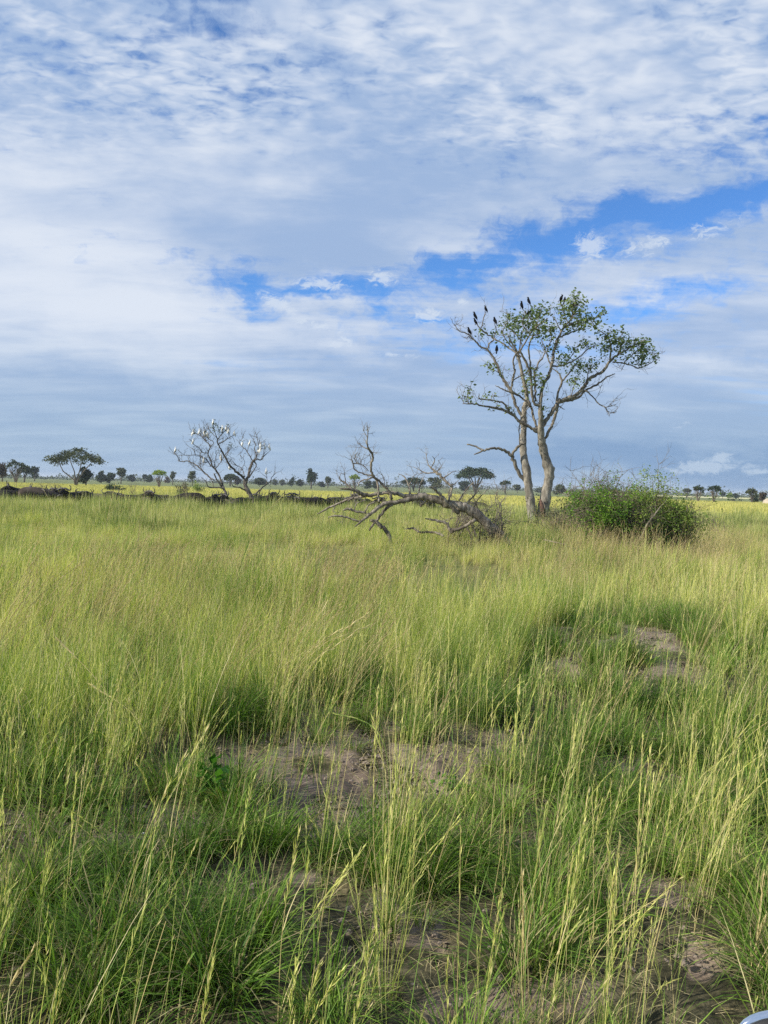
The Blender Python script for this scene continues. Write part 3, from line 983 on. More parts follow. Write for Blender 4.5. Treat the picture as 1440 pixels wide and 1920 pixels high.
def leaf_cluster(mb, p, rd, n, r, size, tone=None, droop=0.3, flat=1.0):
    base = rd.random() if tone is None else tone
    for i in range(n):
        v = Vector((rd.gauss(0, 1), rd.gauss(0, 1), rd.gauss(0, 1) * flat)) * r * 0.5
        leaf(mb, p + v, rd, size, min(1, max(0, base + rd.uniform(-.3, .3))), droop)

# ---- the tall two-stemmed tree
T = Tree(820, 520, 440 / 1440, 46.0, 5, 0.012)
tall_tree = empty('tall_tree', at(1003, 985, 46.0) * 1)
tall_tree.location.z = 0
tag(tall_tree, 'tall sparsely leaved tree with two pale trunks and black birds in its crown', 'tree')
def part(name, mb, mat, parent):
    return link(name, mb.mesh(name, world=True), mat, parent)
t1, t2 = MB(), MB()
T.limb(t1, [(592, 1560, 76), (588, 1500, 70), (574, 1400, 62), (560, 1300, 58), (548, 1200, 60), (530, 1100, 50), (525, 1010, 48), (530, 930, 44), (528, 860, 42), (535, 800, 36), (550, 750, 30),
            (545, 700, 28), (530, 640, 25), (515, 570, 22), (500, 500, 20), (480, 440, 15), (450, 390, 11), (432, 350, 6)], 0.9, 0, 4, 12, 0.2)
T.limb(t2, [(628, 1565, 92), (640, 1500, 84), (655, 1400, 74), (672, 1300, 66), (686, 1200, 68), (662, 1100, 60), (642, 1020, 54), (634, 950, 50), (635, 900, 38), (636, 850, 34), (630, 790, 27),
            (636, 730, 23), (640, 690, 22)], -0.6, 0.25, 4, 12, 0.2)
T.limb(t2, [(690, 1215, 40), (708, 1180, 30), (716, 1165, 14)], 0.05, wig=0.2)
T.fat = 0.39
limbs = [
 # dead arm, lower left
 [[(548, 1255, 30), (505, 1212, 28), (480, 1150, 30), (455, 1095, 28), (410, 1060, 22), (350, 1048, 20), (290, 1060, 17), (225, 1088, 8)],
  [(285, 1060, 15), (262, 1052, 14), (230, 1035, 13), (182, 1022, 11)], [(455, 1095, 22), (475, 1060, 22), (500, 1035, 22), (546, 1012, 14)], [(505, 1030, 9), (503, 960, 8), (508, 890, 9), (530, 840, 9), (574, 780, 8)]],
 # lower left limb
 [[(612, 945, 30), (570, 922, 24), (505, 882, 24), (450, 835, 22), (380, 805, 20), (300, 793, 15), (230, 778, 12), (155, 775, 6)],
  [(190, 775, 9), (188, 735, 8), (192, 700, 6), (205, 668, 4)], [(450, 835, 14), (410, 775, 14), (360, 760, 12), (300, 750, 10), (258, 742, 8), (256, 712, 4)], [(165, 775, 4), (150, 750, 3), (140, 738, 2)], [(330, 757, 6), (335, 735, 4), (360, 722, 3)]],
 # long left limb
 [[(528, 858, 28), (482, 790, 22), (465, 730, 22), (430, 670, 22), (395, 610, 22), (370, 550, 20), (345, 495, 18), (310, 450, 16), (265, 425, 13), (228, 385, 13), (190, 350, 10), (130, 327, 7), (112, 295, 4), (128, 283, 2)],
  [(310, 450, 12), (316, 410, 12), (345, 378, 12), (290, 335, 12), (255, 305, 9), (232, 272, 5)], [(345, 378, 9), (360, 320, 8), (352, 285, 4)], [(272, 312, 7), (282, 255, 7), (297, 222, 3)],
  [(112, 295, 3), (100, 285, 2)], [(348, 378, 12), (390, 400, 12), (430, 430, 12), (480, 462, 13), (512, 490, 12)], [(228, 385, 5), (205, 375, 4), (190, 360, 3)], [(385, 590, 7), (350, 570, 5), (320, 560, 4), (302, 530, 3)]],
 # inner left limbs
 [[(572, 795, 16), (530, 750, 15), (482, 715, 16), (430, 700, 12), (392, 680, 10), (352, 664, 5)], [(478, 715, 18), (456, 690, 16), (465, 620, 16), (475, 570, 15), (465, 512, 13), (490, 460, 12), (520, 430, 9), (500, 370, 8), (440, 312, 5)],
  [(455, 690, 9), (420, 640, 7), (400, 590, 5), (415, 540, 3)], [(470, 630, 9), (520, 600, 8), (562, 575, 6), (600, 540, 4)]],
 # middle uprights
 [[(630, 792, 25), (592, 768, 20), (580, 700, 20), (576, 620, 18), (560, 560, 18), (532, 500, 18), (512, 450, 14), (540, 400, 12), (582, 330, 12), (622, 290, 10), (680, 250, 5)],
  [(600, 760, 16), (600, 660, 14), (595, 590, 14), (620, 530, 14), (645, 490, 12), (662, 440, 9), (640, 395, 6)], [(574, 620, 14), (567, 500, 13), (560, 430, 12), (585, 360, 10), (602, 295, 5)],
  [(502, 505, 14), (460, 430, 12), (420, 380, 10), (402, 330, 8), (430, 270, 6), (428, 225, 4), (388, 205, 2)], [(500, 470, 11), (520, 350, 9), (560, 260, 6), (552, 220, 3)], [(560, 340, 9), (520, 280, 7), (545, 220, 4)],
  [(612, 940, 22), (595, 872, 19), (577, 805, 18), (556, 755, 16)], [(585, 330, 7), (625, 250, 5), (640, 190, 3)], [(480, 440, 8), (470, 350, 6), (480, 280, 3)]],
 # right-centre leader
 [[(638, 700, 22), (650, 655, 24), (685, 600, 24), (700, 545, 24), (710, 480, 22), (725, 420, 20), (742, 370, 18), (775, 310, 15), (802, 280, 12), (830, 240, 10), (830, 200, 8), (850, 150, 6), (870, 108, 2)],
  [(742, 370, 12), (782, 355, 12), (830, 335, 10), (870, 322, 8), (912, 320, 4)], [(775, 312, 10), (830, 280, 10), (880, 262, 8), (930, 262, 8), (982, 245, 6), (1012, 232, 3)],
  [(700, 545, 14), (680, 500, 12), (672, 450, 9), (700, 380, 6), (690, 330, 3)], [(705, 545, 13), (760, 540, 12), (820, 520, 12), (870, 490, 10), (920, 445, 9), (978, 410, 4)], [(790, 528, 7), (832, 470, 6), (842, 425, 3)],
  [(800, 283, 7), (780, 220, 6), (760, 170, 3)], [(760, 335, 7), (735, 280, 6), (700, 230, 4), (690, 190, 2)], [(850, 320, 6), (880, 285, 5), (905, 290, 3)], [(870, 110, 2), (862, 92, 1)]],
 # great right limb
 [[(645, 915, 36), (690, 850, 33), (722, 800, 30), (745, 765, 34), (800, 745, 30), (860, 715, 30), (905, 665, 30), (930, 625, 26), (990, 595, 24), (1030, 560, 22), (1060, 515, 19), (1100, 480, 16), (1150, 450, 13), (1200, 420, 10), (1245, 398, 4)],
  [(658, 990, 22), (695, 930, 24), (715, 870, 24), (738, 795, 24)], [(748, 768, 22), (800, 757, 20), (860, 742, 18), (900, 702, 18), (930, 680, 16), (985, 655, 14), (1030, 620, 12), (1088, 592, 7)],
  [(735, 762, 20), (745, 700, 18), (765, 640, 17), (740, 585, 10), (708, 560, 7)], [(765, 640, 12), (800, 600, 12), (830, 560, 10), (862, 515, 5)],
  [(1060, 515, 14), (1065, 450, 14), (1060, 400, 12), (1040, 360, 8), (985, 320, 7), (948, 292, 3)], [(1078, 520, 13), (1130, 525, 11), (1190, 540, 10), (1240, 556, 9), (1300, 530, 7), (1342, 498, 3)],
  [(1100, 480, 11), (1130, 420, 10), (1112, 380, 8), (1150, 330, 3)], [(1148, 522, 10), (1190, 480, 9), (1230, 450, 8), (1290, 460, 5), (1352, 470, 2)], [(742, 790, 9), (762, 800, 8), (782, 810, 4)],
  [(815, 740, 9), (832, 690, 7), (845, 640, 4)], [(925, 630, 9), (925, 580, 7), (962, 545, 3)], [(1240, 552, 5), (1225, 520, 4), (1240, 495, 2)], [(1150, 530, 5), (1135, 560, 4), (1130, 570, 2)]],
 # dead hanging branch
 [[(905, 690, 13), (950, 730, 10), (990, 775, 9), (1030, 800, 9), (1057, 848, 4)], [(1030, 800, 6), (1062, 788, 4), (1105, 792, 2)], [(1040, 818, 5), (1070, 830, 3), (1102, 824, 1.5)], [(985, 720, 4), (1000, 690, 3), (998, 672, 1.5)], [(1050, 790, 3), (1070, 765, 2), (1085, 760, 1)]],
]
part('trunk', t1, M['bark'], tall_tree)
part('trunk', t2, M['bark'], tall_tree)
tw = MB(); tips = []
for gi_, grp in enumerate(limbs):
    mb = MB()
    base = {3: 0.5, 4: 0.8, 5: -0.4, 6: -0.2}.get(gi_)
    for j, l in enumerate(grp):
        T.limb(mb, l, wig=1.0, spread=0.8 if j else 0.5)
    o = part('limb', mb, M['limb'], tall_tree)
    if gi_ == 0: tag(o, 'bare broken dead limb reaching left')
    if gi_ == 7: tag(o, 'thin dead branch hanging down on the right')
dead_from = [p for p in T.world]
rd = T.rd
for p, d, r in T.world:
    if p.z > 5.5 and r < 0.16 and rd.random() < 0.22:
        dd = (d * 0.5 + Vector((rd.gauss(0, 1), rd.gauss(0, 1), rd.gauss(0, 1) + 0.3))).normalized()
        twig(tw, p, dd, rd.uniform(0.4, 1.1), 0.016, rd, 1, 0.2, None)
FOL = [(440, 235, 34, 32, 8), (430, 300, 50, 30, 10), (510, 285, 60, 40, 16), (560, 250, 60, 45, 18), (620, 225, 60, 50, 20), (650, 200, 40, 26, 10), (560, 350, 55, 35, 12), (630, 300, 40, 30, 9), (380, 330, 40, 26, 6), (285, 310, 26, 30, 6),
       (330, 548, 34, 26, 8), (850, 632, 38, 46, 16), (930, 532, 68, 34, 20), (932, 412, 52, 26, 14), (860, 165, 60, 55, 26), (825, 205, 70, 55, 24), (780, 235, 50, 50, 14), (900, 250, 48, 40, 18), (835, 300, 60, 30, 16), (895, 285, 30, 40, 14), (992, 225, 26, 26, 9),
       (715, 180, 22, 14, 4), (970, 296, 32, 20, 9), (1060, 370, 46, 42, 18), (1110, 365, 56, 46, 18), (1030, 440, 28, 25, 9), (1200, 420, 76, 42, 28), (1262, 398, 46, 32, 16), (1290, 462, 56, 28, 16), (1340, 478, 24, 22, 8), (1240, 512, 38, 24, 9),
       (1105, 430, 55, 36, 14), (690, 430, 40, 46, 12), (700, 330, 46, 40, 11), (640, 370, 36, 36, 8), (775, 505, 56, 46, 18), (850, 540, 36, 28, 10), (552, 630, 26, 46, 10), (618, 645, 28, 48, 12), (540, 690, 22, 30, 6), (200, 690, 20, 26, 5), (165, 752, 34, 16, 3),
       (325, 735, 48, 26, 6), (452, 795, 18, 22, 4), (350, 785, 20, 12, 3), (662, 818, 14, 28, 5), (840, 450, 42, 32, 8), (430, 400, 40, 40, 6), (580, 300, 60, 40, 12), (470, 350, 40, 40, 8), (400, 560, 40, 40, 3), (720, 300, 30, 30, 5), (1150, 470, 40, 30, 8), (480, 250, 40, 30, 8), (600, 560, 40, 40, 7), (640, 620, 20, 30, 4)]
lf = MB()
for cx, cy, rx, ry, n in FOL:
    tone0 = rd.random()
    for k in range(max(2, int(n * 0.92))):
        a = rd.uniform(0, 6.28); q = math.sqrt(rd.random())
        x = cx + math.cos(a) * rx * q; y = cy + math.sin(a) * ry * q
        nd = T.near(x, y)
        p0 = T.P(nd[0], nd[1], nd[2])
        p1 = T.P(x, y, nd[2] + rd.gauss(0, 0.45))
        L = (p1 - p0).length
        mid_ = p0.lerp(p1, 0.5) + Vector((rd.gauss(0, 1), rd.gauss(0, 1), rd.gauss(0, 1))) * L * 0.12
        if L < 2.5: tube(tw, [p0, mid_, p1], [0.016, 0.012, 0.007], 3, cap=False)
        leaf_cluster(lf, p1, rd, rd.randint(5, 9), 0.34, 0.20, tone0 * 0.5 + rd.random() * 0.5, 0.35)
part('twigs', tw, M['twig'], tall_tree)['kind'] = 'stuff'
part('foliage', lf, M['leaf_main'], tall_tree)['kind'] = 'stuff'
hol = MB()
pc = T.P(628, 1400, -0.33)
tube(hol, [T.P(630, 1360, -0.22), T.P(640, 1395, -0.30), T.P(650, 1440, -0.34), T.P(652, 1480, -0.30)], [0.04, 0.10, 0.13, 0.05], 8, 0.3)
tag(part('bark_wound', hol, M['torn_wood'], tall_tree), 'torn red brown wound at the trunk foot')

# ---- the bare tree with egrets: two leaning stems
S4 = 260 / 1440
E = Tree(300, 770, S4, 64.0, 9, 0.018); E.fat = 0.54
e1 = empty('bare_tree', at(434, 960, 64)); e1.location.z = 0
tag(e1, 'bare leaning tree with white egrets left of the forked one, beside the buffalo', 'tree')
e2 = empty('bare_tree', at(476, 965, 64)); e2.location.z = 0
tag(e2, 'bare forked tree with white egrets and a thick dark trunk, right of the leaning one', 'tree')
tr = MB(); br = MB()
E.limb(tr, [(752, 1110, 30), (742, 985, 26), (700, 890, 26), (665, 815, 24), (640, 740, 18), (602, 650, 18), (565, 600, 16), (540, 570, 14)], 0.4, 0, 4, 8)
for l in [[(540, 570, 13), (520, 500, 12), (500, 440, 12), (520, 370, 10), (480, 320, 8), (430, 265, 8), (410, 225, 5)], [(665, 815, 16), (610, 797, 14), (510, 795, 12), (480, 740, 8), (430, 690, 4)],
          [(645, 790, 15), (592, 720, 14), (562, 655, 13)], [(560, 720, 11), (500, 680, 14), (430, 610, 14), (370, 560, 12), (290, 525, 10), (210, 525, 8), (180, 470, 6), (138, 435, 3)],
          [(560, 785, 8), (542, 735, 8), (520, 695, 8)], [(530, 580, 10), (480, 510, 9), (420, 470, 8), (370, 460, 7), (270, 465, 5), (248, 448, 3)], [(425, 590, 7), (422, 530, 6), (418, 478, 5)],
          [(492, 440, 8), (440, 430, 7), (400, 380, 6), (350, 350, 6), (325, 312, 4), (302, 295, 2)], [(520, 370, 8), (558, 332, 7), (500, 290, 6), (470, 262, 4)], [(560, 600, 8), (572, 520, 6), (592, 450, 3)],
          [(580, 600, 8), (640, 520, 7), (682, 450, 7), (725, 400, 6), (732, 358, 3)], [(480, 320, 5), (460, 260, 4), (458, 235, 3)], [(430, 265, 5), (370, 235, 4), (345, 240, 3)], [(500, 290, 4), (492, 262, 3)], [(520, 520, 6), (455, 545, 4), (448, 530, 2)], [(300, 525, 5), (330, 570, 4), (375, 600, 3)],
          [(370, 460, 4), (345, 400, 3), (325, 385, 2)], [(640, 470, 4), (632, 500, 3)]]:
    E.limb(br, l, spread=0.9)
part('trunk', tr, M['dark_dead'], e1); part('branches', br, M['dark_dead'], e1)
n1 = len(E.world)
tr = MB(); br = MB(); E.nodes = []
E.limb(tr, [(985, 1170, 40), (975, 1060, 34), (970, 940, 42), (920, 850, 42), (885, 770, 34), (882, 710, 28)], 0.2, 0.6, 4, 8)
for l in [[(882, 715, 24), (840, 670, 22), (800, 640, 22), (730, 570, 20), (680, 490, 18), (630, 400, 14), (600, 340, 10), (590, 280, 8), (562, 200, 6), (552, 145, 4)], [(600, 350, 8), (660, 320, 7), (720, 280, 6), (772, 250, 3)], [(600, 300, 6), (642, 240, 6), (682, 208, 4)],
          [(890, 760, 26), (920, 660, 26), (940, 580, 26), (962, 530, 22), (1000, 505, 14), (1050, 510, 10), (1082, 470, 8), (1152, 405, 3)], [(980, 520, 14), (1000, 475, 10), (982, 400, 8), (990, 340, 6), (932, 240, 3)],
          [(960, 520, 10), (900, 420, 8), (850, 370, 7), (825, 325, 4), (862, 280, 2)], [(1000, 490, 7), (1030, 390, 6), (1010, 300, 5), (1000, 250, 2)], [(880, 690, 8), (850, 600, 7), (790, 570, 5), (740, 550, 3)], [(850, 600, 5), (880, 530, 4), (830, 458, 2)],
          [(900, 835, 16), (830, 800, 14), (762, 785, 10), (740, 738, 5)], [(980, 880, 16), (1040, 820, 14), (1100, 770, 13), (1140, 742, 10), (1162, 690, 7), (1202, 650, 3)], [(1105, 765, 7), (1110, 700, 6), (1078, 670, 3)], [(1145, 738, 5), (1212, 690, 2)],
          [(995, 940, 14), (1030, 860, 12), (1056, 800, 9)], [(1120, 758, 5), (1150, 792, 3)], [(990, 440, 5), (1045, 415, 4), (1045, 375, 3)], [(1050, 505, 5), (1090, 430, 4), (1085, 390, 3)], [(1110, 700, 4), (1104, 650, 2)], [(905, 425, 4), (932, 350, 3)], [(760, 600, 5), (722, 615, 3)],
          [(970, 520, 20), (1000, 560, 10), (975, 620, 10), (925, 690, 18)], [(720, 290, 3), (710, 232, 3)], [(590, 285, 5), (520, 210, 4), (495, 185, 2)], [(680, 490, 6), (720, 410, 4)], [(640, 790, 3), (600, 790, 3)]][:-1]:
    E.limb(br, l, spread=0.9)
part('trunk', tr, M['dark_dead'], e2); part('branches', br, M['dark_dead'], e2)
rd = E.rd
for e_, nodes in ((e1, E.world[:n1]), (e2, E.world[n1:])):
    tw = MB(); lf = MB()
    for p, d, r in nodes:
        if p.z > 3.2 and r < 0.22 and rd.random() < 0.5:
            dd = (d * 0.6 + Vector((rd.gauss(0, 1), rd.gauss(0, 1), rd.gauss(0, 1) + 0.4))).normalized()
            tps = []
            twig(tw, p, dd, rd.uniform(0.35, 1.0), 0.021, rd, 2, 0.25, tps, kids=2)
            if rd.random() < 0.05:
                for q, _ in tps[:2]: leaf_cluster(lf, q, rd, 5, 0.22, 0.14)
    for cx, cy in ((570, 160), (600, 175), (550, 150), (720, 360), (735, 370), (640, 200), (370, 210), (480, 230), (670, 180)):
        if (e_ is e1) == (cx in (370, 480)):
            nd = E.near(cx, cy)
            for k in range(2):
                leaf_cluster(lf, E.P(cx + rd.gauss(0, 12), cy + rd.gauss(0, 8), nd[2] + rd.gauss(0, .3)), rd, 8, 0.35, 0.16)
    part('twigs', tw, M['dark_dead'], e_)['kind'] = 'stuff'
    part('foliage', lf, M['leaf_mid'], e_)['kind'] = 'stuff'

# ---- the fallen dead tree
S5 = 400 / 1440
D = Tree(580, 780, S5, 29.0, 12, 0.009); D.fat = 0.56
fallen = empty('fallen_tree', at(800, 940, 29)); fallen.location.z = 0
tag(fallen, 'grey fallen dead tree with its arched trunk and bare boughs lying in the grass', 'dead tree')
tr = MB()
D.limb(tr, [(1345, 870, 40), (1300, 815, 54), (1230, 760, 62), (1130, 665, 62), (1060, 625, 60), (1000, 608, 58), (930, 590, 52), (870, 565, 48), (800, 550, 46), (740, 545, 42), (680, 560, 34), (600, 577, 28), (500, 595, 26), (442, 640, 22), (400, 672, 18), (350, 712, 13), (308, 748, 5)], -1.2, 0.6, 5, 12, 0.6)
part('trunk', tr, M['dead_wood'], fallen)
boughs = [
 [[(745, 545, 34), (690, 540, 28), (640, 535, 25), (560, 520, 22), (470, 525, 22), (400, 535, 22), (340, 520, 24), (290, 495, 18), (205, 490, 10)], [(400, 535, 14), (350, 545, 16), (270, 562, 16), (200, 590, 14), (120, 625, 13), (55, 662, 6)],
  [(292, 495, 10), (240, 450, 10), (205, 425, 7), (210, 390, 2)], [(245, 452, 6), (240, 400, 5), (234, 368, 2)], [(300, 500, 8), (300, 545, 8), (260, 575, 8)], [(180, 598, 6), (160, 640, 5), (185, 655, 3)]],
 [[(558, 562, 18), (530, 500, 16), (480, 450, 14), (432, 405, 15), (415, 350, 15), (430, 270, 14), (402, 225, 12), (390, 190, 8), (395, 120, 6), (390, 48, 2)], [(402, 225, 7), (362, 208, 6), (340, 190, 5), (325, 185, 2)],
  [(432, 405, 9), (370, 390, 8), (310, 365, 8), (294, 320, 7), (280, 268, 3)], [(295, 322, 6), (350, 325, 6), (402, 372, 4)], [(432, 410, 10), (390, 427, 9), (345, 440, 8), (330, 470, 6)], [(470, 580, 12), (466, 500, 12), (455, 440, 12), (432, 405, 10)],
  [(415, 290, 5), (405, 255, 4)], [(395, 150, 4), (372, 110, 3), (362, 95, 1.5)], [(395, 110, 3), (410, 70, 2)], [(320, 320, 4), (305, 285, 3), (320, 250, 1.5)], [(350, 325, 4), (345, 290, 3)], [(510, 480, 6), (500, 420, 5), (490, 390, 2)]],
 [[(562, 595, 20), (520, 622, 20), (490, 660, 18), (440, 722, 14), (404, 772, 10)], [(420, 700, 20), (480, 740, 26), (530, 790, 26), (556, 862, 20)], [(352, 715, 11), (270, 690, 11), (200, 675, 12), (128, 682, 5)],
  [(385, 655, 12), (310, 642, 14), (270, 626, 16), (228, 636, 8)], [(380, 645, 9), (400, 600, 8), (440, 580, 8)], [(300, 640, 6), (320, 590, 5), (380, 570, 5)]],
 [[(1005, 655, 28), (945, 592, 26), (880, 530, 20), (842, 490, 14), (808, 478, 5)], [(965, 480, 14), (900, 420, 18), (860, 380, 18), (822, 350, 10), (800, 318, 6), (788, 248, 2)], [(860, 380, 9), (790, 385, 8), (745, 365, 5), (702, 343, 2)],
  [(822, 350, 7), (845, 300, 6), (830, 270, 2)], [(900, 420, 9), (960, 382, 5), (992, 370, 2)], [(940, 575, 14), (960, 500, 13), (965, 460, 12)], [(860, 375, 6), (890, 340, 4), (870, 300, 2)]],
 [[(682, 540, 13), (672, 470, 12), (640, 410, 7), (600, 390, 2)], [(742, 540, 11), (746, 470, 8), (780, 400, 2)], [(770, 575, 26), (755, 600, 18), (748, 612, 8)], [(672, 470, 6), (700, 410, 4), (720, 395, 2)], [(746, 480, 4), (725, 430, 3)]],
 [[(1005, 640, 13), (1060, 590, 11), (1120, 530, 8), (1162, 470, 3)], [(1010, 570, 12), (1050, 510, 9), (1112, 440, 3)], [(1100, 640, 10), (1140, 560, 7), (1220, 480, 3)], [(950, 600, 8), (945, 500, 6), (1010, 430, 3)], [(1150, 680, 10), (1130, 600, 7), (1090, 520, 4)]],
 [[(965, 790, 26), (920, 722, 18), (850, 705, 16), (780, 692, 5)], [(905, 812, 14), (850, 785, 14), (740, 782, 12), (700, 757, 14), (655, 767, 5)], [(960, 780, 22), (1040, 750, 20), (1120, 700, 20)]]]
for j, g_ in enumerate(boughs):
    mb = MB()
    for l in g_: D.limb(mb, l, spread=0.8)
    part('bough', mb, M['dead_wood'], fallen)
tw = MB(); lf = MB(); rd = D.rd
for p, d, r in D.world:
    if r < 0.19 and p.z > 0.8:
        for _ in range(2):
            if rd.random() < (0.20 if r < 0.12 else 0.10):
                dd = (d * 0.4 + Vector((rd.gauss(0, 1), rd.gauss(0, 1), rd.gauss(0, 1) + 0.5))).normalized()
                twig(tw, p, dd, rd.uniform(0.2, 0.6), 0.009, rd, 1, 0.2, None, kids=3)
part('twigs', tw, M['dead_wood'], fallen)['kind'] = 'stuff'

# ------------------------------------------------------------------ shrubs
def shrub(name, px, py_top, Y, w, label, leafm, n_st, n_tips, leaves, size, seed, cat='shrub', twigm='twig', kids=4, depth=2, lean=0.0, flat=0.85, bare_top=0.0, lr=0.22):
    rd = random.Random(seed)
    top = at(px, py_top, Y)
    base = Vector((top.x, top.y, height(top.x, top.y)))
    h = top.z - base.z
    o = empty(name, base)
    tag(o, label, cat)
    st = MB(); lf = MB(); tips = []
    for i in range(n_st):
        a = rd.uniform(0, 6.28); q = rd.random() ** 0.5
        tgt = base + Vector((math.cos(a) * q * w / 2 + lean, math.sin(a) * q * w / 2 * flat, h * rd.uniform(0.5, 1.0) * (1 - 0.45 * q ** 2) * min(1.12, 0.86 + 0.9 * hash_noise(math.cos(a) * q * 2 + seed, math.sin(a) * q * 2, 1.0, seed % 7))))
        p = base + Vector((rd.gauss(0, .12) * w / 2, rd.gauss(0, .12) * w / 2, -0.05))
        n = 6; pts = [p]; rr = [0.035]
        for k in range(1, n + 1):
            t = k / n
            x = p.lerp(tgt, t) + Vector((rd.gauss(0, .06), rd.gauss(0, .06), rd.gauss(0, .04) + math.sin(t * 3.1) * 0.12 * h))
            pts.append(x); rr.append(0.035 * (1 - t) + 0.006)
            if k > 1:
                for _ in range(kids):
                    if rd.random() < 0.6:
                        twig(st, x, Vector((rd.gauss(0, 1), rd.gauss(0, 1), rd.gauss(0, .7) + .3)), rd.uniform(0.3, 0.8) * min(1.3, h / 2.2), 0.010, rd, depth - 1, 0.15, tips)
        tube(st, pts, rr, 4, cap=False)
    part('stems', st, M[twigm], o)
    if leaves:
        rd.shuffle(tips)
        lim = base.z + h * (1 - bare_top)
        for q, _ in tips[:n_tips]:
            if hash_noise(q.x + seed, q.y + q.z * 1.3, 1.6 / max(0.6, w / 2.5), seed % 13) < -0.06: continue
            if q.z > lim and rd.random() < 0.9: continue
            leaf_cluster(lf, q, rd, leaves, lr, size, None, 0.15)
        part('leaves', lf, M[leafm], o)['kind'] = 'stuff'
    return o

shrub('leafy_shrub', 1140, 888, 31.5, 2.8, 'bright green leafy shrub right of the tall tree, below a crown of dead grey twigs', 'leaf_bright', 30, 1500, 14, 0.095, 101, bare_top=0.15, lr=0.24)
shrub('leafy_shrub', 1232, 874, 32.5, 2.8, 'olive green leafy shrub at the right end of the thicket with fresh green shoots', 'leaf_olive', 30, 1500, 14, 0.09, 102, lr=0.22)
shrub('leafy_shrub', 1190, 900, 31.0, 2.4, 'low dense dark leaved shrub in the middle of the thicket behind tan grass', 'leaf_olive', 22, 420, 11, 0.09, 105, lr=0.25)
shrub('leafy_shrub', 1282, 912, 32.0, 1.7, 'small green shrub on the right flank of the thicket beside the yellow field', 'leaf_olive', 18, 300, 12, 0.12, 106, lr=0.3)
shrub('dead_shrub', 1145, 846, 31.7, 4.6, 'wide dead shrub of tangled grey twigs showing above the green thicket', None, 50, 0, 0, 0, 103, kids=4, depth=2)
shrub('dead_shrub', 1100, 905, 34.5, 2.0, 'sparse bare shrub with long grey stems between the tall tree and the green thicket', None, 12, 0, 0, 0, 104, depth=3)
shrub('leafy_shrub', 1052, 925, 38.0, 3.2, 'low dark green shrub hugging the right foot of the tall tree', 'leaf_mid', 20, 360, 10, 0.11, 107)
shrub('leafy_shrub', 1020, 930, 49.0, 1.4, 'small dark green bush seen between the two pale trunks', 'leaf_dark', 12, 120, 9, 0.12, 108)
shrub('dead_shrub', 935, 888, 30.8, 3.4, 'sparse thorny dead shrub behind the root end of the fallen trunk', None, 7, 0, 0, 0, 119, twigm='dead_wood', kids=3, depth=2)
shrub('dead_shrub', 890, 898, 30.3, 3.6, 'thorny dead shrub of fine tan twigs growing over the fallen trunk', None, 8, 0, 0, 0, 109, twigm='dead_wood', kids=3, depth=2)
shrub('dead_shrub', 850, 885, 31.0, 2.4, 'tangle of upright grey twigs behind the arch of the fallen trunk', None, 7, 0, 0, 0, 110, twigm='dead_wood', kids=3, depth=3)
shrub('leafy_shrub', 930, 945, 29.5, 1.3, 'small dark leaved bush at the root end of the fallen trunk', 'leaf_mid', 12, 110, 8, 0.07, 111)
shrub('dead_shrub', 1355, 945, 38.0, 1.3, 'small bare forked shrub standing alone in the grass near the right edge', None, 4, 0, 0, 0, 112, kids=2, depth=2)
shrub('leafy_shrub', 238, 944, 52.0, 2.2, 'low green bush sunk in the grass in front of the buffalo', 'leaf_mid', 14, 160, 9, 0.10, 113)
shrub('leafy_shrub', 585 - 240, 908, 86.0, 1.3, 'small dark bush just behind the large black buffalo', 'leaf_mid', 8, 60, 8, 0.2, 114)
for (px, py, Y, w, lab) in ((28, 890, 150, 6, 'bare grey shrub under the small leafy tree at the far left'), (83, 893, 140, 5.0, 'leafless dry shrub left of the flat topped acacia'), (100, 897, 96, 2.0, 'thin bare shrub standing behind the buffalo, left one of a close pair'),
                            (111, 891, 96, 2.2, 'thin bare shrub standing behind the buffalo, right one of a close pair'), (251, 900, 110, 1.6, 'tiny bare sapling in the yellow grass right of the acacia')):
    shrub('bare_shrub', px, py, Y, w, lab, None, 7, 0, 0, 0, int(px) + 300, kids=2, depth=2, twigm='far_wood')
# pale dead branch leaning out of the thicket, and one lying in front of the tall tree
def stick(name, pts, label, w0, w1):
    P = [at(x, y, Y) for x, y, Y in pts]
    o = empty(name, (P[0].x, P[0].y, height(P[0].x, P[0].y)))
    mb = MB(); n = len(P)
    tube(mb, P, [w0 + (w1 - w0) * i / (n - 1) for i in range(n)], 6, 0.1)
    rd = random.Random(len(label))
    for p in P[1:]:
        twig(mb, p, Vector((rd.gauss(0, 1), rd.gauss(0, 1), 1)), 0.5, 0.012, rd, 1)
    part('branch', mb, M['dead_wood'], o)
    tag(o, label, 'branch')
stick('dead_branch', [(1200, 1012, 30.2), (1214, 982, 30), (1228, 965, 29.9), (1238, 950, 29.8)], 'pale dead branch leaning up to the right in front of the green thicket', 0.045, 0.018)
stick('dead_branch', [(1020, 1012, 29), (1055, 1020, 28.8), (1085, 1032, 28.6)], 'pale broken branch lying in the grass below the tall tree', 0.03, 0.012)

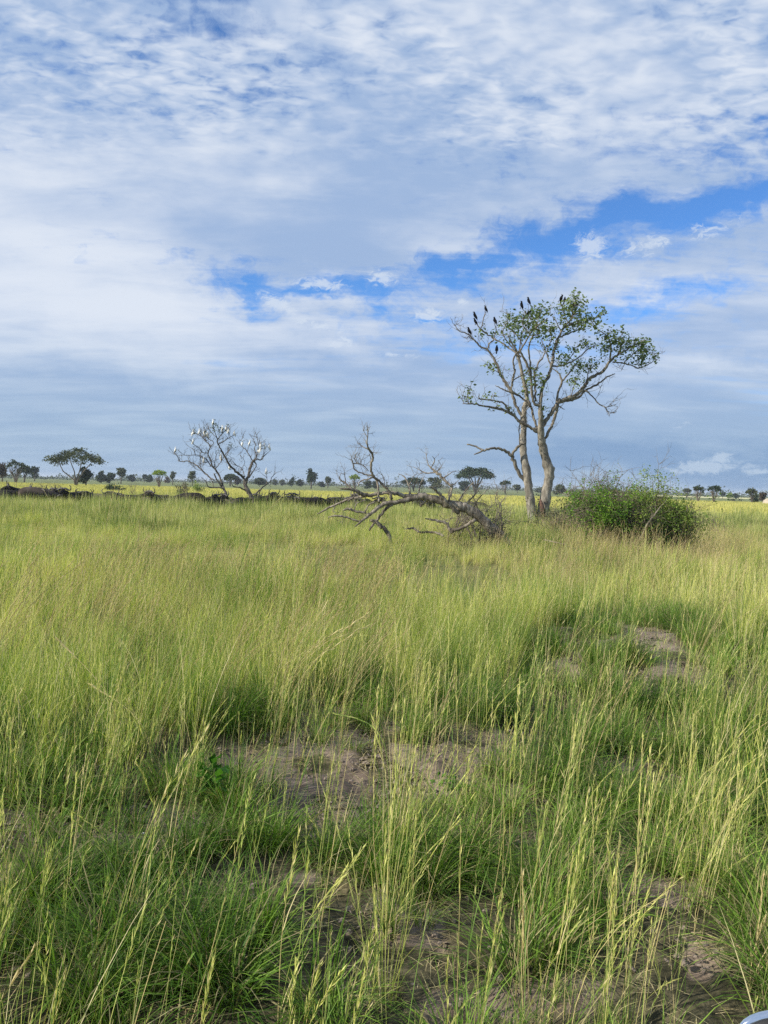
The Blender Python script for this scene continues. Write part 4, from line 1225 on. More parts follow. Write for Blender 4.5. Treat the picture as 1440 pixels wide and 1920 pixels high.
# the broad-leaved weed and the prominent single grasses in front
def weed(px, py, h, label, seed):
    rd = random.Random(seed)
    g = ground_at(px, py); g.z = height(g.x, g.y)
    o = empty('broad_leaved_weed', g)
    st = MB(); lf = MB()
    for i in range(6):
        a = rd.uniform(0, 6.28)
        tip = g + Vector((math.cos(a) * 0.16, math.sin(a) * 0.16, h * rd.uniform(.6, 1)))
        tube(st, [g, g.lerp(tip, .5) + Vector((0, 0, .05)), tip], [0.004, 0.003, 0.002], 4)
        for k in range(7):
            leaf(lf, g.lerp(tip, 0.35 + 0.1 * k) + Vector((rd.gauss(0, .01), rd.gauss(0, .01), 0.02)), rd, 0.10 * (h / 0.42) ** .5, rd.random(), -0.1)
    part('stems', st, M['g_weed'], o); part('leaves', lf, M['g_weed'], o)
    tag(o, label, 'weed')
weed(390, 1530, 0.42, 'bright green broad leaved weed at the shaded edge of the sandy clearing', 3)
weed(850, 1490, 0.12, 'small broad leaved seedling among stalks on the sandy clearing', 4)

def single_grass(px, py, tops, label, seed, heads=True, mat='g_stalk', w=0.006, name='grass_stalk', Yb=None, spread=0.32, hl=0.075, t0=0.6, nh=26, low=8):
    """one plant: stalks traced from their foot over a mid point to their tip"""
    rd = random.Random(seed)
    g = ground_at(px, py); g.z = height(g.x, g.y)
    o = empty(name, g)
    mb = MB(); hb = MB()
    for (mx, my, tx, ty, dy) in tops:
        pm = at(mx, my, g.y + dy * 0.45); pt = at(tx, ty, g.y + dy)
        C = catmull([tuple(g + Vector((rd.gauss(0, .015), rd.gauss(0, .015), -0.02))), tuple(pm), tuple(pt)], 6)
        C = [Vector(c) for c in C]
        tone = rd.uniform(0.45, 1.0)
        n = len(C)
        pts = []
        for i in range(n):
            pts.append((C[i], (C[min(n - 1, i + 1)] - C[max(0, i - 1)]).normalized()))
        b = len(mb.v)
        tube(mb, C, [w * 0.5 * (1 - 0.5 * i / (n - 1)) for i in range(n)], 4, cap=False)
        mb.a.extend([(0.3 + 0.7 * (k // 4) / (n - 1), tone, 0) for k in range(n * 4)])
        if heads: head(hb, pts, t0, nh, hl, spread, 0.0075, rd, min(1, tone + 0.2))
        for j in range(2):
            p, tg = interp(pts, rd.uniform(0.1, 0.5))
            blade(mb, p, rd.uniform(0, 6.28), rd.uniform(0.2, 0.4), rd.uniform(0.4, 1.2), 0.0045, 4, rd.random() * 0.6, rd.uniform(0.1, 0.4))
    for j in range(low):
        blade(mb, g, rd.uniform(0, 6.28), rd.uniform(0.2, 0.45), rd.uniform(0.6, 1.6), 0.005, 5, rd.random() * 0.5, rd.uniform(0.1, 0.4))
    part('stalks', mb, M[mat], o)
    if heads: part('seed_heads', hb, M[mat], o)['kind'] = 'stuff'
    tag(o, label, 'grass')
single_grass(170, 1935, [(240, 1660, 392, 1360, .25), (262, 1600, 345, 1420, .2)], 'tall yellow seeding stalk leaning right from the lower left corner', 1)
single_grass(330, 1960, [(395, 1790, 476, 1460, .2), (430, 1700, 468, 1480, .3)], 'slender seeding stalk leaning right, second from the lower left corner', 2)
single_grass(245, 1900, [(275, 1780, 372, 1574, .15)], 'short leaning stalk with a pale closed head, left of the dark tussock', 3, hl=0.05)
single_grass(520, 1950, [(570, 1770, 680, 1590, .2), (560, 1760, 665, 1610, .1), (530, 1740, 560, 1560, .1)], 'stalks with bristly golden heads leaning right over the dark tussock', 4, spread=0.45)
single_grass(560, 1980, [(545, 1900, 556, 1800, .1), (575, 1890, 600, 1810, .1), (590, 1900, 640, 1820, .05)], 'cluster of bristly golden seed heads cut by the lower frame edge', 5, spread=0.5, t0=0.3)
single_grass(650, 1980, [(668, 1900, 692, 1780, .1), (700, 1850, 703, 1662, .15), (672, 1880, 700, 1740, .1)], 'bristly golden seed heads at the lower edge, left of the dense green clump', 6, spread=0.45, t0=0.35)
single_grass(722, 1760, [(700, 1560, 708, 1290, .1), (728, 1500, 700, 1350, .2), (740, 1560, 742, 1330, .1), (735, 1540, 760, 1310, .25), (745, 1600, 780, 1400, .2)], 'dense clump of upright pale stalks in the middle of the clearing', 7, low=40)
single_grass(740, 1760, [(790, 1420, 888, 1258, .2), (782, 1560, 890, 1402, .2), (775, 1600, 880, 1442, .15), (780, 1650, 892, 1485, .1), (760, 1650, 860, 1540, .1), (800, 1400, 806, 1300, .2)], 'clump of flat yellow heads sweeping right from the middle of the clearing', 8, hl=0.05, spread=0.12, nh=34, w=0.005, low=30)
single_grass(735, 1720, [(722, 1400, 622, 1336, .2)], 'single yellow head arching over to the left above the sandy clearing', 9, hl=0.04, spread=0.08, nh=30, w=0.006, t0=0.5)
single_grass(1020, 1960, [(1050, 1800, 1104, 1485, .2), (1060, 1780, 1095, 1540, .1), (1045, 1800, 1075, 1600, .1)], 'tall pale yellow seeding stalks leaning right at the lower centre right', 10)
single_grass(985, 1960, [(982, 1830, 980, 1640, .1), (978, 1820, 984, 1680, .1)], 'upright stalk with a long tan head left of the tall leaning ones', 11, mat='g_dry')
single_grass(1130, 1960, [(1145, 1800, 1160, 1600, .1), (1150, 1790, 1140, 1560, .1), (1140, 1780, 1150, 1640, .1)], 'bunch of yellow seed heads standing upright near the lower right', 12, spread=0.4)
single_grass(1405, 1900, [(1415, 1800, 1432, 1640, .1), (1412, 1790, 1436, 1720, .1)], 'orange tinted stalks above the vehicle mirror at the lower right corner', 13, mat='g_dry')
single_grass(1168, 1960, [(1190, 1700, 1205, 1380, .2), (1185, 1700, 1220, 1400, .2)], 'very tall thin stalk rising through the lower right grass', 14)
single_grass(965, 1700, [(962, 1500, 975, 1262, .2), (985, 1480, 972, 1300, .2), (955, 1500, 968, 1340, .1)], 'upright pale stalks in front of the far edge of the clearing', 15)
single_grass(230, 1440, [(200, 1300, 108, 1198, .3)], 'arching dry stalk with a white feathery head in the left meadow', 16, mat='g_dry', hl=0.10, t0=0.8, w=0.008)
single_grass(295, 1470, [(260, 1350, 168, 1282, .3)], 'shorter arching dry stalk with a pale head below the white feathery one', 17, mat='g_dry', hl=0.08, t0=0.75, w=0.007)
single_grass(-20, 1960, [(-10, 1900, 65, 1775, .1)], 'pale feathery head poking in at the left frame edge', 18, mat='g_dry')
single_grass(505, 1400, [(560, 1250, 690, 1150, .5), (540, 1280, 660, 1190, .4), (560, 1240, 640, 1180, .4), (530, 1250, 700, 1170, .5), (545, 1240, 620, 1120, .5)], 'bunch of long dry reddish stalks bowing right across the meadow', 19, mat='g_dry', hl=0.09, w=0.006, nh=20, t0=.75)
single_grass(480, 1060, [(470, 1000, 535, 924, .5)], 'long dry plume leaning right in front of the forked bare tree', 20, mat='g_dry', hl=0.16, w=0.014, nh=40, t0=.35, spread=0.2)
single_grass(190, 1050, [(200, 980, 218, 900, .3)], 'dry plume standing against the buffalo at the left', 21, mat='g_dry', hl=0.14, w=0.014, nh=40, t0=.5, spread=0.2)
single_grass(255, 1060, [(262, 980, 272, 918, .3)], 'dry plume right of the low green bush, reaching past the herd', 22, mat='g_dry', hl=0.14, w=0.014, nh=40, t0=.45, spread=0.2)
single_grass(140, 1030, [(110, 970, 80, 915, .3)], 'dry plume leaning left in front of the herd', 23, mat='g_dry', hl=0.14, w=0.014, nh=40, t0=.4, spread=0.2)

# ------------------------------------------------------------------ buffalo
M['hide'] = plain_mat('dark_buffalo_hide', (0.022, 0.019, 0.017), 0.95, var=0.5, scale=4, spec=0.15)
M['hide_mud'] = plain_mat('muddy_buffalo_hide', (0.075, 0.060, 0.050), 0.98, var=0.5, scale=3, spec=0.1)
M['horn'] = plain_mat('buffalo_horn', (0.06, 0.054, 0.047), 0.6, var=0.3)
M['black_feather'] = plain_mat('black_feather', (0.006, 0.006, 0.007), 0.8, var=0.2, spec=0.1)
M['beak_dark'] = plain_mat('dark_beak', (0.03, 0.028, 0.03), 0.4)
M['white_feather'] = plain_mat('white_feather', (0.74, 0.74, 0.72), 0.9, var=0.05)
M['beak_yellow'] = plain_mat('yellow_beak', (0.65, 0.42, 0.06), 0.5)

def buffalo_meshes(pose):
    V = []; Ed = []; Rr = []
    def v(x, y, z, r, p=None):
        V.append((x, y, z)); Rr.append(r)
        if p is not None: Ed.append((p, len(V) - 1))
        return len(V) - 1
    mid = v(-0.25, 0, 1.02, (0.46, 0.42))
    hip = v(-0.85, 0, 1.08, (0.40, 0.34), mid)
    rump = v(-1.18, 0, 1.05, (0.26, 0.26), hip)
    chest = v(0.30, 0, 1.04, (0.45, 0.42), mid)
    sh = v(0.72, 0, 1.14, (0.40, 0.36), chest)
    if pose == 'up':       pts = [(1.05, 0, 1.33, .25), (1.28, 0, 1.52, .19), (1.45, 0, 1.50, .17), (1.68, 0, 1.40, .125), (1.86, 0, 1.31, .10)]
    elif pose == 'level':  pts = [(1.08, 0, 1.18, .26), (1.34, 0, 1.24, .19), (1.50, 0, 1.18, .17), (1.70, 0, 1.04, .125), (1.86, 0, 0.92, .10)]
    else:                  pts = [(1.05, 0, 0.98, .25), (1.28, 0, 0.82, .18), (1.42, 0, 0.70, .16), (1.55, 0, 0.48, .12), (1.62, 0, 0.32, .10)]
    p = sh; idx = []
    for x, y, z, r in pts:
        p = v(x, y, z, r, p); idx.append(p)
    for s in (-1, 1):
        a = v(0.66, s * 0.20, 0.82, .15, sh); b = v(0.68, s * 0.21, 0.48, .085, a); c = v(0.66, s * 0.21, 0.25, .06, b); v(0.68, s * 0.21, 0.05, .085, c)
        a = v(-0.92, s * 0.21, 0.85, .19, hip); b = v(-0.82, s * 0.22, 0.62, .13, a); c = v(-1.02, s * 0.22, 0.42, .075, b); d = v(-0.98, s * 0.22, 0.22, .058, c); v(-0.96, s * 0.22, 0.05, .08, d)
    body = skinned(V, Ed, Rr, 0, 1, 'body')
    hd = Vector(pts[1][:3]); nz = (Vector(pts[3][:3]) - hd).normalized()
    upv = Vector((-nz.z, 0, nz.x)); 
    if upv.z < 0 and pose != 'down': upv = -upv
    if pose == 'down': upv = Vector((0.85, 0, 0.53))
    q = hd + upv * 0.13
    horns = []
    for s in (-1, 1):
        mb = MB()
        f = lambda o, u, n=0.0: tuple(q + Vector((0, s * o, 0)) + upv * u + nz * n)
        pp = catmull([f(0.02, 0.05), f(0.20, 0.07), f(0.42, -0.04), f(0.58, 0.0), f(0.64, 0.22), f(0.50, 0.40)], 3)
        n = len(pp)
        tube(mb, pp, [0.085 * (1 - i / (n - 1)) ** 0.8 + 0.008 for i in range(n)], 6)
        horns.append(mb.mesh('horn'))
    ears = []
    for s in (-1, 1):
        mb = MB()
        e0 = q + Vector((0, s * 0.15, 0)) - upv * 0.10
        tip = e0 + Vector((-0.04, s * 0.30, 0)) - upv * 0.14
        md = e0.lerp(tip, .5)
        tube(mb, [e0, md, tip], [0.03, 0.07, 0.01], 5)
        ears.append(mb.mesh('ear'))
    tl = MB()
    tube(tl, [(-1.36, 0, 1.15), (-1.46, 0, 0.95), (-1.45, 0, 0.6), (-1.46, 0, 0.38)], [0.03, 0.022, 0.018, 0.035], 5)
    return body, horns, ears, tl.mesh('tail')

BUF = {}
for pose in ('up', 'level', 'down'):
    for tone in ('hide', 'hide_mud'):
        body, horns, ears, tail = buffalo_meshes(pose) if tone == 'hide' else tuple(
            x.copy() if not isinstance(x, list) else [y.copy() for y in x] for x in BUF[(pose, 'hide')])
        for me in [body, tail] + ears: me.materials.clear(); me.materials.append(M[tone])
        for me in horns: me.materials.clear(); me.materials.append(M['horn'])
        for me in [body, tail] + ears + horns: me.polygons.foreach_set('use_smooth', [True] * len(me.polygons))
        BUF[(pose, tone)] = (body, horns, ears, tail)

def buffalo(px, Y, facing, pose, tone, scale, label):
    """facing: degrees, 0 = towards the right of the photograph, 90 = away, -90 = at the camera"""
    d = ray(px, 940); x = d.x * Y / d.y
    if pose == 'level' and px not in (246,):
        if px % 2: pose = 'up'
        facing += random.uniform(-35, 35)
    if pose == 'down' and px not in (69, 354, 322, 88):
        facing = random.choice((60, 75, 110, 125, -60, -110, 95, 40, 140))
        if random.random() < 0.4: pose = random.choice(('level', 'up'))
    body, horns, ears, tail = BUF[(pose, tone)]
    scale *= random.uniform(0.9, 1.08)
    o = empty('buffalo', (x, Y, height(x, Y) - 0.02), R(facing))
    o.scale = (scale, scale, scale)
    tag(o, label, 'buffalo', 'buffalo herd walking in a line through the tall grass')
    link('body', body, None, o)
    for h in horns: link('horn', h, None, o)
    for e in ears: link('ear', e, None, o)
    link('tail', tail, None, o)
    return o

HERD = [
 (2, 62, 160, 'level', 'hide', 1.08, 'black buffalo cut by the left frame edge, its horned head turned into the herd'),
 (22, 63, 30, 'up', 'hide', 1.02, 'black buffalo with curled horns, second from the left frame edge'),
 (40, 66, 10, 'down', 'hide', 1.0, 'low black back between the two leftmost humps of the herd'),
 (52, 64, -150, 'up', 'hide', 1.10, 'dark buffalo with raised head and pale horn tips left of the big brown back'),
 (69, 63, 15, 'down', 'hide_mud', 1.16, 'big brown rounded buffalo back near the left end of the herd'),
 (88, 66, 0, 'down', 'hide_mud', 0.98, 'muddy brown back right of the big rounded one'),
 (101, 64, -90, 'level', 'hide', 0.95, 'black low buffalo under the pair of bare shrubs'),
 (117, 65, -80, 'level', 'hide_mud', 0.98, 'brown buffalo facing forward with horn tips up, left of the staring one'),
 (134, 62, -95, 'up', 'hide', 1.12, 'black buffalo staring at the camera with head raised and horns curled up'),
 (150, 64, -60, 'level', 'hide', 0.98, 'black buffalo with a curled horn just right of the staring one'),
 (164, 65, -90, 'level', 'hide_mud', 1.0, 'brown buffalo with upright horn tips below the flat topped acacia'),
 (180, 66, 10, 'down', 'hide_mud', 0.96, 'muddy low back right of the acacia trunk'),
 (194, 64, -60, 'level', 'hide_mud', 1.04, 'brown grey buffalo in front of the dry plume'),
 (207, 63, 170, 'down', 'hide', 1.06, 'dark rounded rump just right of the dry plume'),
 (226, 67, 0, 'down', 'hide_mud', 0.95, 'pale brown low back behind the profile buffalo'),
 (246, 63, 5, 'up', 'hide', 1.02, 'black buffalo in profile holding its head level to the right'),
 (275, 62, 10, 'down', 'hide_mud', 0.86, 'small muddy brown buffalo with its head down right of the profile one'),
 (303, 62.5, -120, 'up', 'hide_mud', 0.98, 'grey brown buffalo with short horn tips looking back towards the camera'),
 (322, 64, 0, 'down', 'hide_mud', 0.93, 'long low muddy back behind the grey brown head'),
 (354, 61, 170, 'down', 'hide', 1.18, 'large black humped buffalo left of the leaning bare tree'),
 (377, 62.5, -30, 'level', 'hide', 0.92, 'black buffalo with short upright horns right of the large humped one'),
 (395, 62, 10, 'level', 'hide', 0.95, 'shaggy black buffalo beside the foot of the leaning bare tree'),
 (409, 63, 0, 'down', 'hide', 0.9, 'small dark back touching the leaning trunk'),
 (428, 67, 20, 'down', 'hide_mud', 0.9, 'brown back seen just right of the leaning trunk'),
 (449, 65, 175, 'down', 'hide_mud', 0.98, 'brown rounded back between the two bare trees'),
 (468, 66, 0, 'down', 'hide', 1.0, 'dark grey back behind the forked trunk'),
 (489, 65.5, -20, 'level', 'hide', 0.98, 'black buffalo with one curled horn just right of the forked trunk'),
 (508, 66, 10, 'down', 'hide', 1.0, 'low black back with no horns showing right of the curled horn'),
 (520, 67, -90, 'level', 'hide_mud', 1.0, 'dark buffalo facing forward under the tip of the long plume'),
 (535, 66, -70, 'up', 'hide', 0.92, 'black buffalo with wide set horns left of the gap in the herd'),
 (549, 67, -100, 'level', 'hide', 1.02, 'black buffalo with high curved horns, last before the gap'),
 (566, 66, 185, 'down', 'hide', 0.96, 'dark back alone in the gap left of the fallen tree'),
 (588, 65, -150, 'level', 'hide', 1.02, 'black horned buffalo at the tips of the fallen tree boughs'),
 (606, 67, 10, 'down', 'hide', 1.0, 'dark back behind the lowest fallen bough'),
 (622, 67, -80, 'level', 'hide', 1.02, 'black buffalo facing forward behind the outer fallen boughs'),
 (642, 68, 175, 'down', 'hide', 1.0, 'black back left of the upright dead bough'),
 (662, 68, -90, 'level', 'hide', 1.0, 'black horned head framed by the fallen boughs'),
 (684, 68, 0, 'down', 'hide', 1.02, 'black back below the upright dead bough'),
 (705, 69, -60, 'level', 'hide', 0.96, 'dark buffalo behind the thick fork of the fallen tree'),
 (730, 70, 10, 'down', 'hide', 0.96, 'low dark back under the left rise of the arched trunk'),
 (756, 70, 180, 'down', 'hide', 0.95, 'low dark back under the broken stub of the arched trunk'),
 (783, 71, 0, 'down', 'hide', 0.97, 'low dark back under the middle of the arched trunk'),
 (808, 71, -90, 'level', 'hide', 0.93, 'dark buffalo head under the right side of the arched trunk'),
 (836, 72, 10, 'down', 'hide', 0.95, 'dark back behind the thick end of the arched trunk'),
 (866, 73, 180, 'down', 'hide', 0.95, 'dark back seen through the fine tan twigs'),
 (898, 73, 0, 'down', 'hide', 0.96, 'dark back behind the thorny dead shrub, rightmost of the herd'),
]
for h_ in HERD: buffalo(*h_)

# ------------------------------------------------------------------ birds
def bird_parts(spread=False):
    b = MB()
    tube(b, [(-0.10, 0, -0.07), (-0.06, 0, -0.03), (0.0, 0, 0.035), (0.035, 0, 0.10), (0.045, 0, 0.145), (0.06, 0, 0.175), (0.085, 0, 0.18)],
         [0.018, 0.045, 0.062, 0.052, 0.034, 0.033, 0.015], 8)
    k = MB(); tube(k, [(0.08, 0, 0.182), (0.105, 0, 0.178), (0.128, 0, 0.165)], [0.013, 0.010, 0.002], 5)
    t = MB()
    t.add([(-0.08, 0.018, -0.04), (-0.08, -0.018, -0.04), (-0.17, -0.028, -0.22), (-0.17, 0.028, -0.22), (-0.088, 0.016, -0.055), (-0.088, -0.016, -0.055), (-0.176, -0.024, -0.225), (-0.176, 0.024, -0.225)],
          [(0, 1, 2, 3), (7, 6, 5, 4), (0, 3, 7, 4), (1, 5, 6, 2), (2, 6, 7, 3), (0, 4, 5, 1)])
    wings = []
    for s in (-1, 1):
        w = MB()
        if not spread:
            w.add([(0.03, s * 0.055, 0.10), (0.05, s * 0.062, 0.03), (-0.02, s * 0.068, -0.04), (-0.12, s * 0.03, -0.13), (-0.06, s * 0.055, 0.03), (-0.06, s * 0.035, 0.02)],
                  [(0, 1, 2, 4), (4, 2, 3), (0, 4, 5), (5, 4, 3)])
        else:
            w.add([(0.05, s * 0.04, 0.06), (0.07, s * 0.20, 0.12), (0.0, s * 0.36, 0.08), (-0.10, s * 0.22, 0.06), (-0.10, s * 0.05, 0.0)], [(0, 1, 2, 3, 4)])
        wings.append(w.mesh('wing'))
    legs = []
    for s in (-1, 1):
        l = MB(); tube(l, [(0.0, s * 0.025, 0.0), (0.015, s * 0.025, -0.06), (0.0, s * 0.025, -0.11)], [0.008, 0.005, 0.005], 4)
        tube(l, [(-0.03, s * 0.025, -0.112), (0.035, s * 0.025, -0.112)], [0.004, 0.004], 4)
        legs.append(l.mesh('leg'))
    return [('body', b.mesh('body'), 'black_feather'), ('beak', k.mesh('beak'), 'beak_dark'), ('tail', t.mesh('tail'), 'black_feather')] + \
           [('wing', w, 'black_feather') for w in wings] + [('leg', l, 'beak_dark') for l in legs]

def egret_parts():
    b = MB()
    tube(b, [(-0.20, 0, -0.12), (-0.12, 0, -0.03), (-0.02, 0, 0.05), (0.05, 0, 0.14), (0.055, 0, 0.21), (0.04, 0, 0.26), (0.055, 0, 0.30), (0.10, 0, 0.315), (0.125, 0, 0.305)],
         [0.02, 0.07, 0.098, 0.085, 0.055, 0.038, 0.036, 0.036, 0.014], 8)
    k = MB(); tube(k, [(0.12, 0, 0.307), (0.21, 0, 0.285)], [0.012, 0.002], 5)
    wings = []
    for s in (-1, 1):
        w = MB()
        w.add([(0.05, s * 0.085, 0.15), (0.05, s * 0.105, 0.05), (-0.06, s * 0.105, -0.06), (-0.24, s * 0.03, -0.18), (-0.10, s * 0.075, 0.03)], [(0, 1, 2, 4), (4, 2, 3)])
        wings.append(w.mesh('wing'))
    legs = []
    for s in (-1, 1):
        l = MB(); tube(l, [(0.0, s * 0.03, 0.0), (-0.02, s * 0.03, -0.10), (0.01, s * 0.03, -0.20)], [0.012, 0.007, 0.007], 4)
        legs.append(l.mesh('leg'))
    return [('body', b.mesh('body'), 'white_feather'), ('beak', k.mesh('beak'), 'beak_yellow')] + [('wing', w, 'white_feather') for w in wings] + [('leg', l, 'beak_dark') for l in legs]

BP, BS, EP = bird_parts(), bird_parts(True), egret_parts()
def put_bird(name, parts_, p, rz, scale, label, cat, group, tilt=0.0):
    o = empty(name, p, rz)
    o.rotation_euler = (0, tilt, rz)
    o.scale = (scale,) * 3
    tag(o, label, cat, group)
    for nm, me, mt in parts_: link(nm, me, M[mt], o)
    return o

GB = 'black birds perched in the tall tree'
for (px, py, dirn, tilt, sc, kind, lab) in [
    (879.7, 622.6, 170, -.1, 1.15, 0, 'black bird on the leftmost bare twig of the tall tree'),
    (890.6, 593.8, 175, -.1, 1.15, 0, 'upper black bird of the pair near the left top of the crown'),
    (891.4, 604.5, 190, .0, 1.0, 0, 'lower black bird of the pair near the left top of the crown'),
    (910.7, 581.0, 165, -.15, 1.0, 0, 'slim black bird with a drooping tail alone on a thin upright twig'),
    (928.0, 602.5, 120, .0, 1.1, 0, 'black bird perched upright right of the pair, above the long left limb'),
    (931.3, 655.5, 80, .1, 1.15, 0, 'black bird lowest in the crown with its tail hanging straight down'),
    (977.5, 574.0, 165, -.35, 1.1, 0, 'black bird leaning left at the top of the crown, left of its neighbour'),
    (991.0, 566.0, 170, -.2, 1.1, 0, 'black bird upright at the top of the crown centre'),
    (990.0, 589.5, 10, .3, 1.1, 1, 'black bird with open wings just under the top pair'),
    (1050.5, 562.0, 160, -.75, 1.15, 0, 'black bird stretched out to the left on the highest leafy clump'),
    (1058.5, 563.5, 60, .0, 0.9, 0, 'black bird half hidden in leaves right behind the stretched one'),
    (1071.5, 574.5, 20, .5, 1.1, 0, 'black bird inside the leaves of the highest clump'),
]:
    nd = T.near((px - 820) / T.sc, (py + 4 - 520) / T.sc)
    p = at(px, py, T.Y + nd[2])
    put_bird('black_bird', BS if kind else BP, p, R(dirn), sc * 1.3, lab, 'bird', GB, tilt)
    # the twig it sits on, part of the crown
    q = T.P(nd[0], nd[1], nd[2])
    mb = MB(); tube(mb, [q, q.lerp(p, .5) + Vector((.03, 0, -.03)), p + Vector((0, 0, -0.125 * sc))], [0.02, 0.014, 0.010], 4)
    part('perch_twig', mb, M['twig'], tall_tree)

GE = 'white egrets roosting in the bare trees'
EG = [(163, 412, 1, 0, 'egret alone at the end of the longest left branch'), (345, 235, 1, 0, 'egret at the upper left corner of the leaning tree'),
 (410, 225, 1, 0, 'egret on the upper left boughs, second from the corner one'), (458, 240, 1, 180, 'egret in the middle of the upper left row, partly behind twigs'),
 (490, 258, 1, 180, 'rightmost egret of the upper left row'), (345, 325, 1, 0, 'egret low on the left, below the corner one'),
 (555, 122, 2, 0, 'topmost egret, above a tuft of green leaves'), (652, 188, 2, 0, 'left egret of the pair on the top right bough'),
 (684, 190, 2, 180, 'large bright egret right of the top tuft, in the pair'), (712, 215, 2, 0, 'small egret just below the pair on the top right bough'),
 (769, 245, 2, 180, 'egret at the right tip of the top bough'), (455, 515, 1, 90, 'greyish egret in the inner left branches'),
 (632, 488, 2, 90, 'egret in the shade at the crossing of the two trees'), (722, 590, 2, 90, 'egret low on the slanting middle limb'),
 (855, 345, 2, 90, 'egret at the left of the right hand crown'), (933, 335, 2, 0, 'egret at the top left of the right hand crown'),
 (1045, 358, 2, 90, 'upper egret in the middle of the right hand crown'), (1018, 418, 2, 180, 'lower left egret of the right hand cluster'),
 (1046, 408, 2, 0, 'bright egret at the centre of the right hand cluster'), (1085, 375, 2, 180, 'egret between the centre one and the right tip'),
 (1132, 385, 2, 180, 'egret at the right tip of the right hand crown'), (1103, 635, 2, 90, 'egret alone on the low right branch above the herd')]
for (x, y, which, dirn, lab) in EG:
    px, py = 300 + x * S4, 770 + y * S4
    p0 = min(E.world, key=lambda w: (to_px(*w[0])[0] - px) ** 2 + (to_px(*w[0])[1] - (py + 3)) ** 2)[0]
    p = at(px, py + 0.5, p0.y)
    put_bird('egret', EP, p, R(dirn + random.uniform(-25, 25)), random.uniform(0.85, 1.05), 'white ' + lab, 'egret', GE, random.uniform(-.45, -.2))

